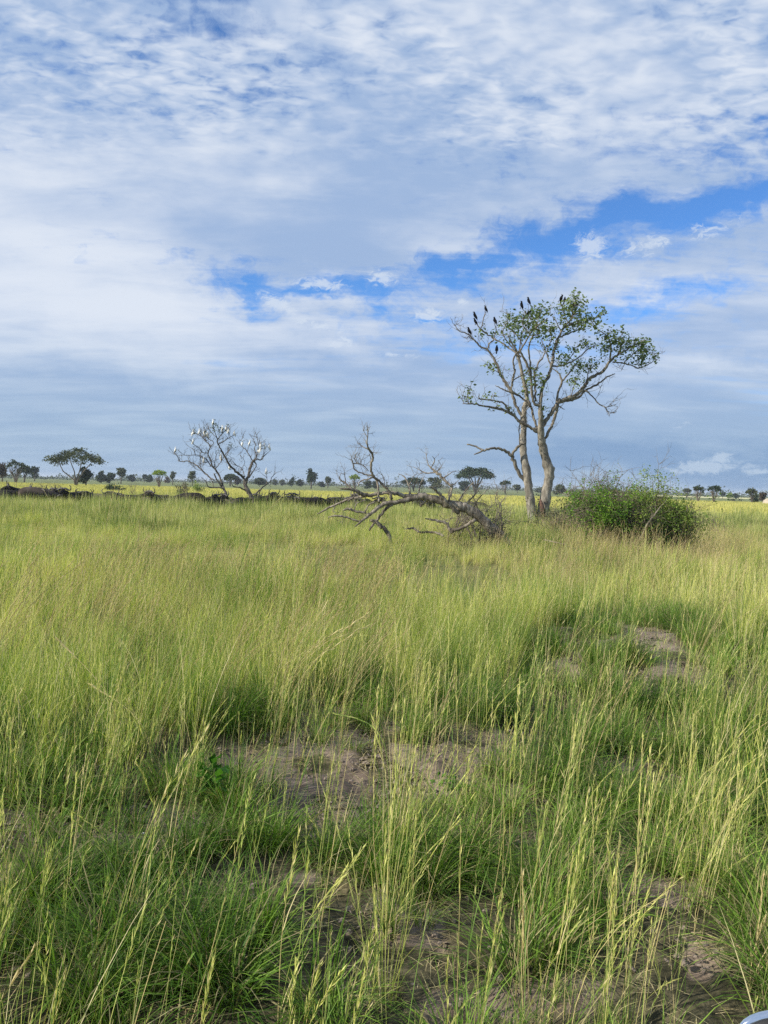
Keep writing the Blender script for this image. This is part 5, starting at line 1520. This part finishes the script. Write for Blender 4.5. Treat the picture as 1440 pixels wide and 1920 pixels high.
# ------------------------------------------------------------------ far trees
def far_tree(name, px, top, dist, wpx, kind, label, leafm='leaf_dark', seed=0, trunk_px=None, group=None):
    rd = random.Random(seed)
    topP = at(px, top, dist)
    base = Vector((topP.x, topP.y, height(topP.x, topP.y)))
    h = topP.z - base.z
    w = wpx * dist / 1450
    o = empty(name, base)
    tag(o, label, 'tree', group)
    tb = MB(); lf = MB()
    ls = max(0.10, dist / 1450 * 2.6)          # leaf clump size: about a pixel and a half
    B = lambda x, y, z: base + Vector((x, y, z))
    cl = []
    if kind == 'acacia':
        for k, (ex, ez) in enumerate(((-0.40, 0.80), (-0.15, 0.84), (0.10, 0.86), (0.36, 0.80))):
            yy = rd.uniform(-0.25, 0.25) * w
            mid_ = B(ex * w * (0.62 if k == 0 else 0.3) + 0.03 * w, yy * .4, h * 0.42)
            tube(tb, [B(0.03 * w, 0, -0.2), B(0.02 * w + ex * w * .08, yy * .1, h * .2), mid_, B(ex * w * .8, yy, h * ez * .9), B(ex * w, yy, h * ez)], [h * .028, h * .022, h * .015, h * .008, h * .004], 6)
        for i in range(150):
            a = rd.uniform(0, 6.28); q = rd.random() ** .5
            x, y = math.cos(a) * q * w * .5, math.sin(a) * q * w * .42
            z = h * (rd.uniform(0.66, 0.78) + 0.20 * (1 - q * q) * (1 - 0.3 * abs(x) / w)) + rd.gauss(0, .025) * h
            cl.append((B(x, y, z + 0.05 * h * math.sin(x * 9 / w + 1) + 0.03 * h * math.sin(x * 23 / w)), w * rd.uniform(.04, .08), .4))
        for i in range(8): cl.append((B(-w * rd.uniform(.25, .5), rd.uniform(-.2, .2) * w, h * rd.uniform(.58, .76)), w * .05, .6))
    elif kind == 'umbrella':
        for k in range(6):
            ex = rd.uniform(-.35, .35)
            tube(tb, [B(0, 0, -0.2), B(ex * w * .2, 0, h * .25), B(ex * w * .7, rd.uniform(-.2, .2) * w, h * .55), B(ex * w, rd.uniform(-.3, .3) * w, h * .75)], [h * .035, h * .03, h * .018, h * .008], 6)
        for i in range(170):
            a = rd.uniform(0, 6.28); q = rd.random() ** .5
            x, y = math.cos(a) * q * w * .5, math.sin(a) * q * w * .45
            z = h * (0.52 + 0.42 * math.sqrt(max(0, 1 - q * q)) * rd.uniform(.55, 1))
            cl.append((B(x, y, z), w * rd.uniform(.06, .11), .5))
    elif kind in ('dense', 'round', 'bushy'):
        z0 = {'dense': .08, 'round': .35, 'bushy': .02}[kind]
        tube(tb, [B(0, 0, -0.2), B(w * .03, 0, h * .3), B(0, 0, h * .7)], [h * .04, h * .03, h * .01], 6)
        for k in range(4):
            ex = rd.uniform(-.4, .4)
            tube(tb, [B(0, 0, h * .25), B(ex * w * .6, 0, h * .5), B(ex * w, 0, h * .75)], [h * .02, h * .014, h * .006], 5)
        lobes = []
        for j in range(rd.randint(4, 7)):
            s_ = rd.uniform(.16, .30)
            lobes.append((rd.uniform(-.5 + s_, .5 - s_) * w, rd.uniform(-.3, .3) * w, h * (z0 + (1 - z0) * rd.uniform(.25, .80)), s_))
        lobes.append((rd.uniform(-.12, .12) * w, 0, h * (1 - .16), .2)); lobes.append((0, 0, h * (z0 + (1 - z0) * .45), .32))
        for (lx, ly, lz, s_) in lobes:
            for i in range(14 if w * 1450 / dist > 14 else 6):
                v = Vector((rd.gauss(0, 1), rd.gauss(0, 1), rd.gauss(0, 1))).normalized() * rd.uniform(.4, 1.0)
                cl.append((B(lx + v.x * w * s_, ly + v.y * w * s_, min(h, max(h * .03, lz + v.z * h * (1 - z0) * s_ * .8))), w * rd.uniform(.05, .10), .7))
    else:   # 'open': bare stems with a small high crown
        for k in range(7):
            ex = rd.uniform(-.45, .45); ez = rd.uniform(.7, .95)
            tube(tb, [B(0, 0, -0.2), B(ex * w * .25, 0, h * .3), B(ex * w * .7, rd.uniform(-.2, .2) * w, h * .6), B(ex * w, 0, h * ez)], [h * .028, h * .022, h * .013, h * .006], 5)
            for m_ in range(5):
                twig(tb, B(ex * w * .5, 0, h * rd.uniform(.35, .7)), Vector((rd.gauss(0, 1), rd.gauss(0, 1), .6)), h * .22, h * .008, rd, 1)
        for i in range(34):
            a = rd.uniform(0, 6.28); q = rd.random() ** .5
            cl.append((B(math.cos(a) * q * w * .46, math.sin(a) * q * w * .4, h * (.78 + .18 * (1 - q * q)) + rd.gauss(0, .04) * h), w * rd.uniform(.05, .10), .5))
    n_per = 26 if wpx > 40 else (16 if wpx > 18 else 9)
    for c, r, fl in cl:
        tone = rd.random()
        for k in range(n_per):
            v = Vector((rd.gauss(0, 1), rd.gauss(0, 1), rd.gauss(0, 1) * fl)) * r * .6
            leaf(lf, c + v, rd, ls * 1.3, min(1, max(0, tone * .6 + rd.random() * .4)), 0.1)
    part('trunk', tb, M['far_wood'], o)
    part('crown', lf, M[leafm], o)
    return o

M['leaf_acacia'] = leaf_mat('acacia_leaf', (0.03, 0.045, 0.022), (0.10, 0.12, 0.055), trans=0.2)
FT = [
 ('far_tree', 4, 866, 260, 26, 'dense', 'brown grey dense tree cut by the left frame edge', 'leaf_brown'),
 ('far_tree', 30, 865, 250, 34, 'open', 'small open leafy tree next to the brown one at the far left', 'leaf_mid'),
 ('far_tree', 46, 872, 330, 22, 'umbrella', 'spreading dark tree between the open leafy one and a bushy one', 'leaf_mid'),
 ('far_tree', 65, 874, 420, 20, 'bushy', 'dark bushy tree left of the flat topped acacia', 'leaf_dark'),
 ('acacia_tree', 141, 843, 205, 100, 'acacia', 'large flat topped acacia standing above the herd on the left', 'leaf_acacia'),
 ('round_tree', 161, 874, 210, 36, 'dense', 'small dense dark tree tucked under the right side of the acacia', 'leaf_dark'),
 ('far_tree', 190, 884, 420, 22, 'bushy', 'low green tree just right of the acacia', 'leaf_mid'),
 ('far_tree', 206, 886, 420, 20, 'bushy', 'low dark tree beside the green one right of the acacia', 'leaf_dark'),
 ('far_tree', 227, 875, 400, 20, 'round', 'round headed grey green tree on a thin trunk right of the acacia', 'leaf_grey'),
 ('far_tree', 247, 891, 650, 16, 'bushy', 'tiny dark tree on the skyline right of the round headed one', 'leaf_dark'),
 ('far_tree', 271, 889, 650, 9, 'round', 'tiny round tree left of the open yellow green tree', 'leaf_dark'),
 ('far_tree', 281, 891, 560, 16, 'bushy', 'low dark bush tree touching the open yellow green tree', 'leaf_dark'),
 ('far_tree', 299, 882, 230, 26, 'open', 'open yellow green small tree on a pale stem in the yellow grass', 'leaf_olive'),
 ('far_tree', 324, 882, 420, 13, 'round', 'narrow tree with a small flat head left of the leaning bare tree', 'leaf_grey'),
 ('far_tree', 314, 894, 600, 12, 'bushy', 'tiny grey bush tree under the narrow one', 'leaf_brown'),
 ('far_tree', 361, 883, 380, 17, 'round', 'grey green tree seen behind the left boughs of the leaning tree', 'leaf_grey'),
 ('far_tree', 432, 888, 420, 20, 'umbrella', 'dark spreading tree between the two bare trees', 'leaf_mid'),
 ('far_tree', 445, 893, 520, 16, 'bushy', 'low grey bush tree right of the spreading one between the bare trees', 'leaf_brown'),
 ('far_tree', 487, 896, 480, 26, 'bushy', 'wide low green tree right of the forked bare tree', 'leaf_mid'),
 ('far_tree', 516, 899, 700, 12, 'bushy', 'small pale skyline tree left of the dark bushy pair', 'leaf_grey'),
 ('far_tree', 529, 900, 700, 12, 'bushy', 'small pale skyline tree touching the dark bushy pair', 'leaf_grey'),
 ('far_tree', 547, 894, 520, 13, 'dense', 'dark tree left of the tall round dark one', 'leaf_dark'),
 ('far_tree', 563, 899, 560, 18, 'bushy', 'low wide bush tree at the left foot of the tall round dark one', 'leaf_mid'),
 ('round_tree', 584, 879, 420, 27, 'dense', 'tall round very dark tree alone on the skyline left of the fallen tree', 'leaf_dark'),
 ('far_tree', 615, 893, 480, 14, 'round', 'small round headed tree right of the tall round dark one', 'leaf_grey'),
 ('far_tree', 604, 903, 620, 14, 'bushy', 'low bush tree left of the small round headed one', 'leaf_dark'),
 ('far_tree', 666, 891, 400, 20, 'open', 'light green tree seen behind the upright dead bough', 'leaf_olive'),
 ('far_tree', 690, 901, 520, 18, 'bushy', 'low green tree right of the upright dead bough', 'leaf_mid'),
 ('far_tree', 703, 902, 560, 14, 'bushy', 'low dark tree beside the low green one behind the fallen tree', 'leaf_dark'),
 ('far_tree', 776, 895, 420, 40, 'umbrella', 'wide dark tree behind the middle of the fallen tree', 'leaf_dark'),
 ('far_tree', 815, 894, 460, 26, 'bushy', 'grey dark tree behind the forked bough of the fallen tree', 'leaf_grey'),
 ('umbrella_tree', 893, 873, 380, 66, 'umbrella', 'large dark umbrella shaped tree on the skyline left of the pale trunks', 'leaf_dark'),
 ('far_tree', 872, 902, 560, 26, 'bushy', 'low dark bush at the left foot of the umbrella shaped tree', 'leaf_dark'),
 ('far_tree', 948, 902, 400, 22, 'open', 'ragged dark tree between the umbrella shaped one and the pale trunks', 'leaf_dark'),
 ('far_tree', 970, 909, 520, 16, 'round', 'small grey tree seen left of the pale trunks', 'leaf_grey'),
 ('far_tree', 1050, 909, 420, 26, 'bushy', 'pale olive tree just right of the pale trunks', 'leaf_grey'),
 ('far_tree', 1014, 915, 700, 16, 'bushy', 'tiny tree between the two pale trunks on the skyline', 'leaf_grey'),
 ('far_tree', 1288, 917, 420, 14, 'open', 'grey skyline tree at the right shoulder of the thicket', 'leaf_grey'),
 ('far_tree', 1310, 912, 215, 22, 'open', 'tree with small green crown and grey stems, left of the pair beyond the thicket', 'leaf_mid'),
 ('far_tree', 1340, 911, 210, 24, 'open', 'tree with dark split crown and a white leaning stem, right of a pair', 'leaf_dark'),
 ('far_tree', 1355, 923, 560, 10, 'round', 'tiny dark round tree right of the white stemmed one', 'leaf_dark'),
 ('far_tree', 1369, 924, 480, 11, 'bushy', 'pale yellow green small tree on the right skyline', 'leaf_olive'),
 ('far_tree', 1380, 926, 560, 10, 'bushy', 'small dark green bush tree on the right skyline', 'leaf_dark'),
 ('far_tree', 1410, 917, 230, 20, 'open', 'spreading grey green tree near the right frame edge', 'leaf_grey'),
 ('far_tree', 1418, 928, 240, 18, 'bushy', 'low dark bush tree between two trees at the right edge', 'leaf_dark'),
 ('far_tree', 1431, 921, 250, 15, 'dense', 'purple brown dense tree touching the right frame edge', 'leaf_brown'),
]
for i, (nm, px, top, dist, w, kind, lab, lm) in enumerate(FT):
    far_tree(nm, px, top, dist, w, kind, lab, lm, 500 + i)

# a dark low bush and small tufts in the yellow belt
shrub('low_bush', 218, 906, 140.0, 3.6, 'low dark bush crouching in the yellow grass right of the acacia', 'leaf_dark', 10, 160, 12, 0.32, 61, lr=0.5)
shrub('low_bush', 343, 905, 100.0, 1.8, 'small brown bush just behind the large humped buffalo', 'leaf_brown', 8, 60, 8, 0.2, 62, lr=0.3)
shrub('low_bush', 372, 904, 150.0, 3.0, 'small olive bush in the yellow grass behind the leaning tree', 'leaf_olive', 8, 60, 8, 0.3, 63, lr=0.4)
shrub('low_bush', 1290 + 92, 934, 300.0, 6.0, 'low dark bush on the plain right of the white stemmed tree', 'leaf_mid', 8, 80, 8, 0.5, 64, lr=0.8)

# the far-off line of trees and bush
rd = random.Random(77)
mb = MB()
for i in range(1100):
    az_ = rd.uniform(-48, 48)
    k = rd.random()
    d = rd.uniform(800, 1500)
    x, y = d * math.sin(R(az_)), d * math.cos(R(az_))
    g = 0.5 + 0.5 * math.sin(az_ * 1.7) + rd.gauss(0, .4)
    hh = rd.uniform(3.0, 9.5) * (0.6 + 0.5 * max(0, g))
    ww = rd.uniform(6, 20)
    z0 = height(x, y)
    tone0 = rd.random() * .5
    for j in range(26):
        v = Vector((rd.gauss(0, .32) * ww, rd.gauss(0, .3) * ww, 0))
        v.z = hh * rd.uniform(0.05, 1) * max(0.2, 1 - (abs(v.x) / ww) ** 2)
        leaf(mb, Vector((x, y, z0)) + v, rd, 2.2, min(1, tone0 + rd.random() * .5), 0.0)
tl = link('distant_treeline', mb.mesh('distant_treeline'), M['leaf_mid'])
tag(tl, 'line of low far off trees and bush along the horizon', 'trees', kind='stuff')

# pale earth mound at the right edge
def mound(px, py, dist, label):
    p = at(px, py, dist); b = Vector((p.x, p.y, height(p.x, p.y)))
    o = empty('earth_mound', b)
    h = p.z - b.z; w = h * 1.15
    mb = MB(); n = 18
    vs = []; fs = []
    rd = random.Random(5)
    for i in range(8):
        t = i / 7; r = w * math.cos(t * 1.45) ** 0.7
        for k in range(n):
            a = 2 * math.pi * k / n
            rr = r * (1 + rd.gauss(0, .05))
            vs.append(b + Vector((math.cos(a) * rr, math.sin(a) * rr, h * math.sin(t * 1.57) - 0.1)))
    for i in range(7):
        for k in range(n): fs.append((i * n + k, i * n + (k + 1) % n, (i + 1) * n + (k + 1) % n, (i + 1) * n + k))
    fs.append(tuple(range(7 * n, 8 * n)))
    mb.add(vs, fs)
    part('dome', mb, M['mound'], o)
    hb = MB(); tube(hb, [b + Vector((w * .25, -w * .85, h * .2)), b + Vector((w * .25, -w * .99, h * .25)), b + Vector((w * .25, -w * 1.03, h * .22))], [h * .36, h * .33, h * .24], 10)
    part('hollow_shade', hb, M['hole_shade'], o)  # dark plug on the dome, its colour paints the shade of an opening
    tag(o, label, 'mound')
M['mound'] = plain_mat('pale_mound_earth', (0.42, 0.36, 0.27), 0.95, scale=2)
M['hole_shade'] = plain_mat('painted_hole_shade', (0.02, 0.018, 0.015), 1.0)
mound(1449, 933, 210, 'pale domed earth mound with a painted dark hollow at the right edge')
M['stone'] = plain_mat('pale_pebble', (0.62, 0.6, 0.56), 0.9, scale=30)
def pebble(px, py, r, label):
    g = ground_at(px, py); z = height(g.x, g.y)
    bm = bmesh.new(); bmesh.ops.create_icosphere(bm, subdivisions=2, radius=r)
    rd = random.Random(px)
    for v in bm.verts: v.co *= 1 + rd.gauss(0, .08); v.co.z *= .6
    me = bpy.data.meshes.new('pebble'); bm.to_mesh(me); bm.free()
    o = link('pebble', me, M['stone']); o.location = (g.x, g.y, z + r * .3)
    tag(o, label, 'stone')
pebble(268, 1579, 0.012, 'small white pebble lying on the sand below the dark tussocks at the left')
pebble(118, 1511, 0.010, 'tiny pale pebble on the sand close to the left tussocks')

# ------------------------------------------------------------------ the safari vehicle the picture is taken from
M['paint'] = plain_mat('cream_vehicle_paint', (0.50, 0.46, 0.36), 0.35, var=0.04)
M['chrome'] = plain_mat('chrome', (0.75, 0.78, 0.82), 0.12, 1.0, var=0.02)
M['rubber'] = plain_mat('black_rubber', (0.02, 0.02, 0.02), 0.7, var=0.1)
M['pane'] = plain_mat('tinted_window', (0.03, 0.035, 0.04), 0.06, var=0.02, spec=0.9)
def prism(pts, y0, y1, bev=0.03):
    """side profile in x, z extruded across y, edges bevelled"""
    bm = bmesh.new()
    a = [bm.verts.new((x, y0, z)) for x, z in pts]; b = [bm.verts.new((x, y1, z)) for x, z in pts]
    n = len(pts)
    bm.faces.new(a); bm.faces.new(list(reversed(b)))
    for i in range(n): bm.faces.new((a[(i + 1) % n], a[i], b[i], b[(i + 1) % n]))
    bmesh.ops.recalc_face_normals(bm, faces=bm.faces)
    if bev: bmesh.ops.bevel(bm, geom=list(bm.edges), offset=bev, segments=2, affect='EDGES')
    me = bpy.data.meshes.new('prism'); bm.to_mesh(me); bm.free()
    return me
veh = empty('safari_vehicle', (0, 0.0, 0))
tag(veh, 'cream safari vehicle of which only a chrome rimmed mirror shows at the lower right corner', 'vehicle')
link('body', prism([(-2.6, .45), (2.3, .45), (2.45, .8), (2.4, 1.05), (1.1, 1.18), (-2.65, 1.18)], -0.85, 0.85, .05), M['paint'], veh)
link('cabin', prism([(-2.6, 1.181), (1.08, 1.181), (0.62, 1.78), (-2.5, 1.84)], -0.78, 0.62, .05), M['paint'], veh)
for x0, x1 in ((-2.3, -1.35), (-1.25, -0.35), (-0.25, 0.55)):
    link('window', prism([(x0, 1.27), (x1 + .06, 1.27), (x1 - .1, 1.68), (x0, 1.68)], 0.600, 0.635, .006), M['pane'], veh)
for x in (-1.75, 1.55):
    for y in (-0.80, 0.70):
        mb = MB()
        prof = [(0.0, .20), (0.0, .34), (.03, .38), (.17, .38), (.20, .34), (.20, .20)]
        n = 24; vs = []; fs = []
        for k in range(n):
            a = 2 * math.pi * k / n
            for (yy, r) in prof: vs.append((x + r * math.cos(a), y + yy - .1, .38 + r * math.sin(a)))
        m_ = len(prof)
        for k in range(n):
            for i in range(m_ - 1): fs.append((k * m_ + i, k * m_ + i + 1, ((k + 1) % n) * m_ + i + 1, ((k + 1) % n) * m_ + i))
        mb.add(vs, fs); w_ = link('wheel', mb.mesh('tyre'), M['rubber'], veh)
        rb = MB(); tube(rb, [(x, y - .06, .38), (x, y + .06, .38)], [.205, .205], 20); link('rim', rb.mesh('rim'), M['chrome'], w_)
# the door mirror: rounded dark shell with a bright rim, on an arm
mc = at(1502, 1968, 1.30)
def oval(cx, cy, cz, rx, rz, rt, mat, name, depth):
    n = 32; ring = MB()
    pts = []
    for k in range(n + 1):
        a = 2 * math.pi * k / n
        ca, sa = math.cos(a), math.sin(a)
        pts.append((cx + rx * math.copysign(abs(ca) ** .7, ca), cy, cz + rz * math.copysign(abs(sa) ** .7, sa)))
    if rt:
        tube(ring, pts, [rt] * (n + 1), 8, cap=False)
    else:
        vs = []; fs = []
        L = [(0.0, .98), (depth * .4, 1.0), (depth * .8, .85), (depth, .5)]
        for d_, s_ in L:
            for p in pts[:-1]: vs.append((cx + (p[0] - cx) * s_, cy - d_, cz + (p[2] - cz) * s_))
        for i in range(len(L) - 1):
            for k in range(n): fs.append((i * n + k, i * n + (k + 1) % n, (i + 1) * n + (k + 1) % n, (i + 1) * n + k))
        fs.append(tuple(range(n))); fs.append(tuple(range((len(L) - 1) * n, len(L) * n)))
        ring.add(vs, fs)
    return link(name, ring.mesh(name), mat, mir)
mir = empty('mirror', (0, 0, 0)); mir.parent = veh
oval(mc.x, mc.y, mc.z, .105, .058, 0, M['rubber'], 'mirror_shell', .07)
oval(mc.x, mc.y + .006, mc.z, .105, .058, .0085, M['chrome'], 'mirror_rim', 0)
mb = MB(); tube(mb, [(mc.x + .02, mc.y - .05, mc.z - .03), (mc.x - .02, mc.y - .25, mc.z - .2), (0.95, .84, 1.12)], [.014, .014, .016], 8)
link('mirror_arm', mb.mesh('mirror_arm'), M['rubber'], mir)


# ------------------------------------------------------------------ the air of the plain
hb_ = MB()
X0, X1, Y0, Y1, Z0, Z1 = -9500, 9500, -9500, 9500, -6.0, 17.5
hb_.add([(X0, Y0, Z0), (X1, Y0, Z0), (X1, Y1, Z0), (X0, Y1, Z0), (X0, Y0, Z1), (X1, Y0, Z1), (X1, Y1, Z1), (X0, Y1, Z1)],
        [(0, 3, 2, 1), (4, 5, 6, 7), (0, 1, 5, 4), (1, 2, 6, 5), (2, 3, 7, 6), (3, 0, 4, 7)])
hz = link('haze', hb_.mesh('haze'), smooth_=False)
hm = bpy.data.materials.new('thin_haze'); hm.use_nodes = True
ht = hm.node_tree
for n in list(ht.nodes):
    if n.type != 'OUTPUT_MATERIAL': ht.nodes.remove(n)
pv = ht.nodes.new('ShaderNodeVolumePrincipled')
pv.inputs['Color'].default_value = (0.80, 0.88, 1.0, 1)
pv.inputs['Density'].default_value = 0.00018
ht.links.new(pv.outputs[0], [n for n in ht.nodes if n.type == 'OUTPUT_MATERIAL'][0].inputs['Volume'])
hz.data.materials.append(hm)
tag(hz, kind='stuff', label='thin blue air haze over the plain')
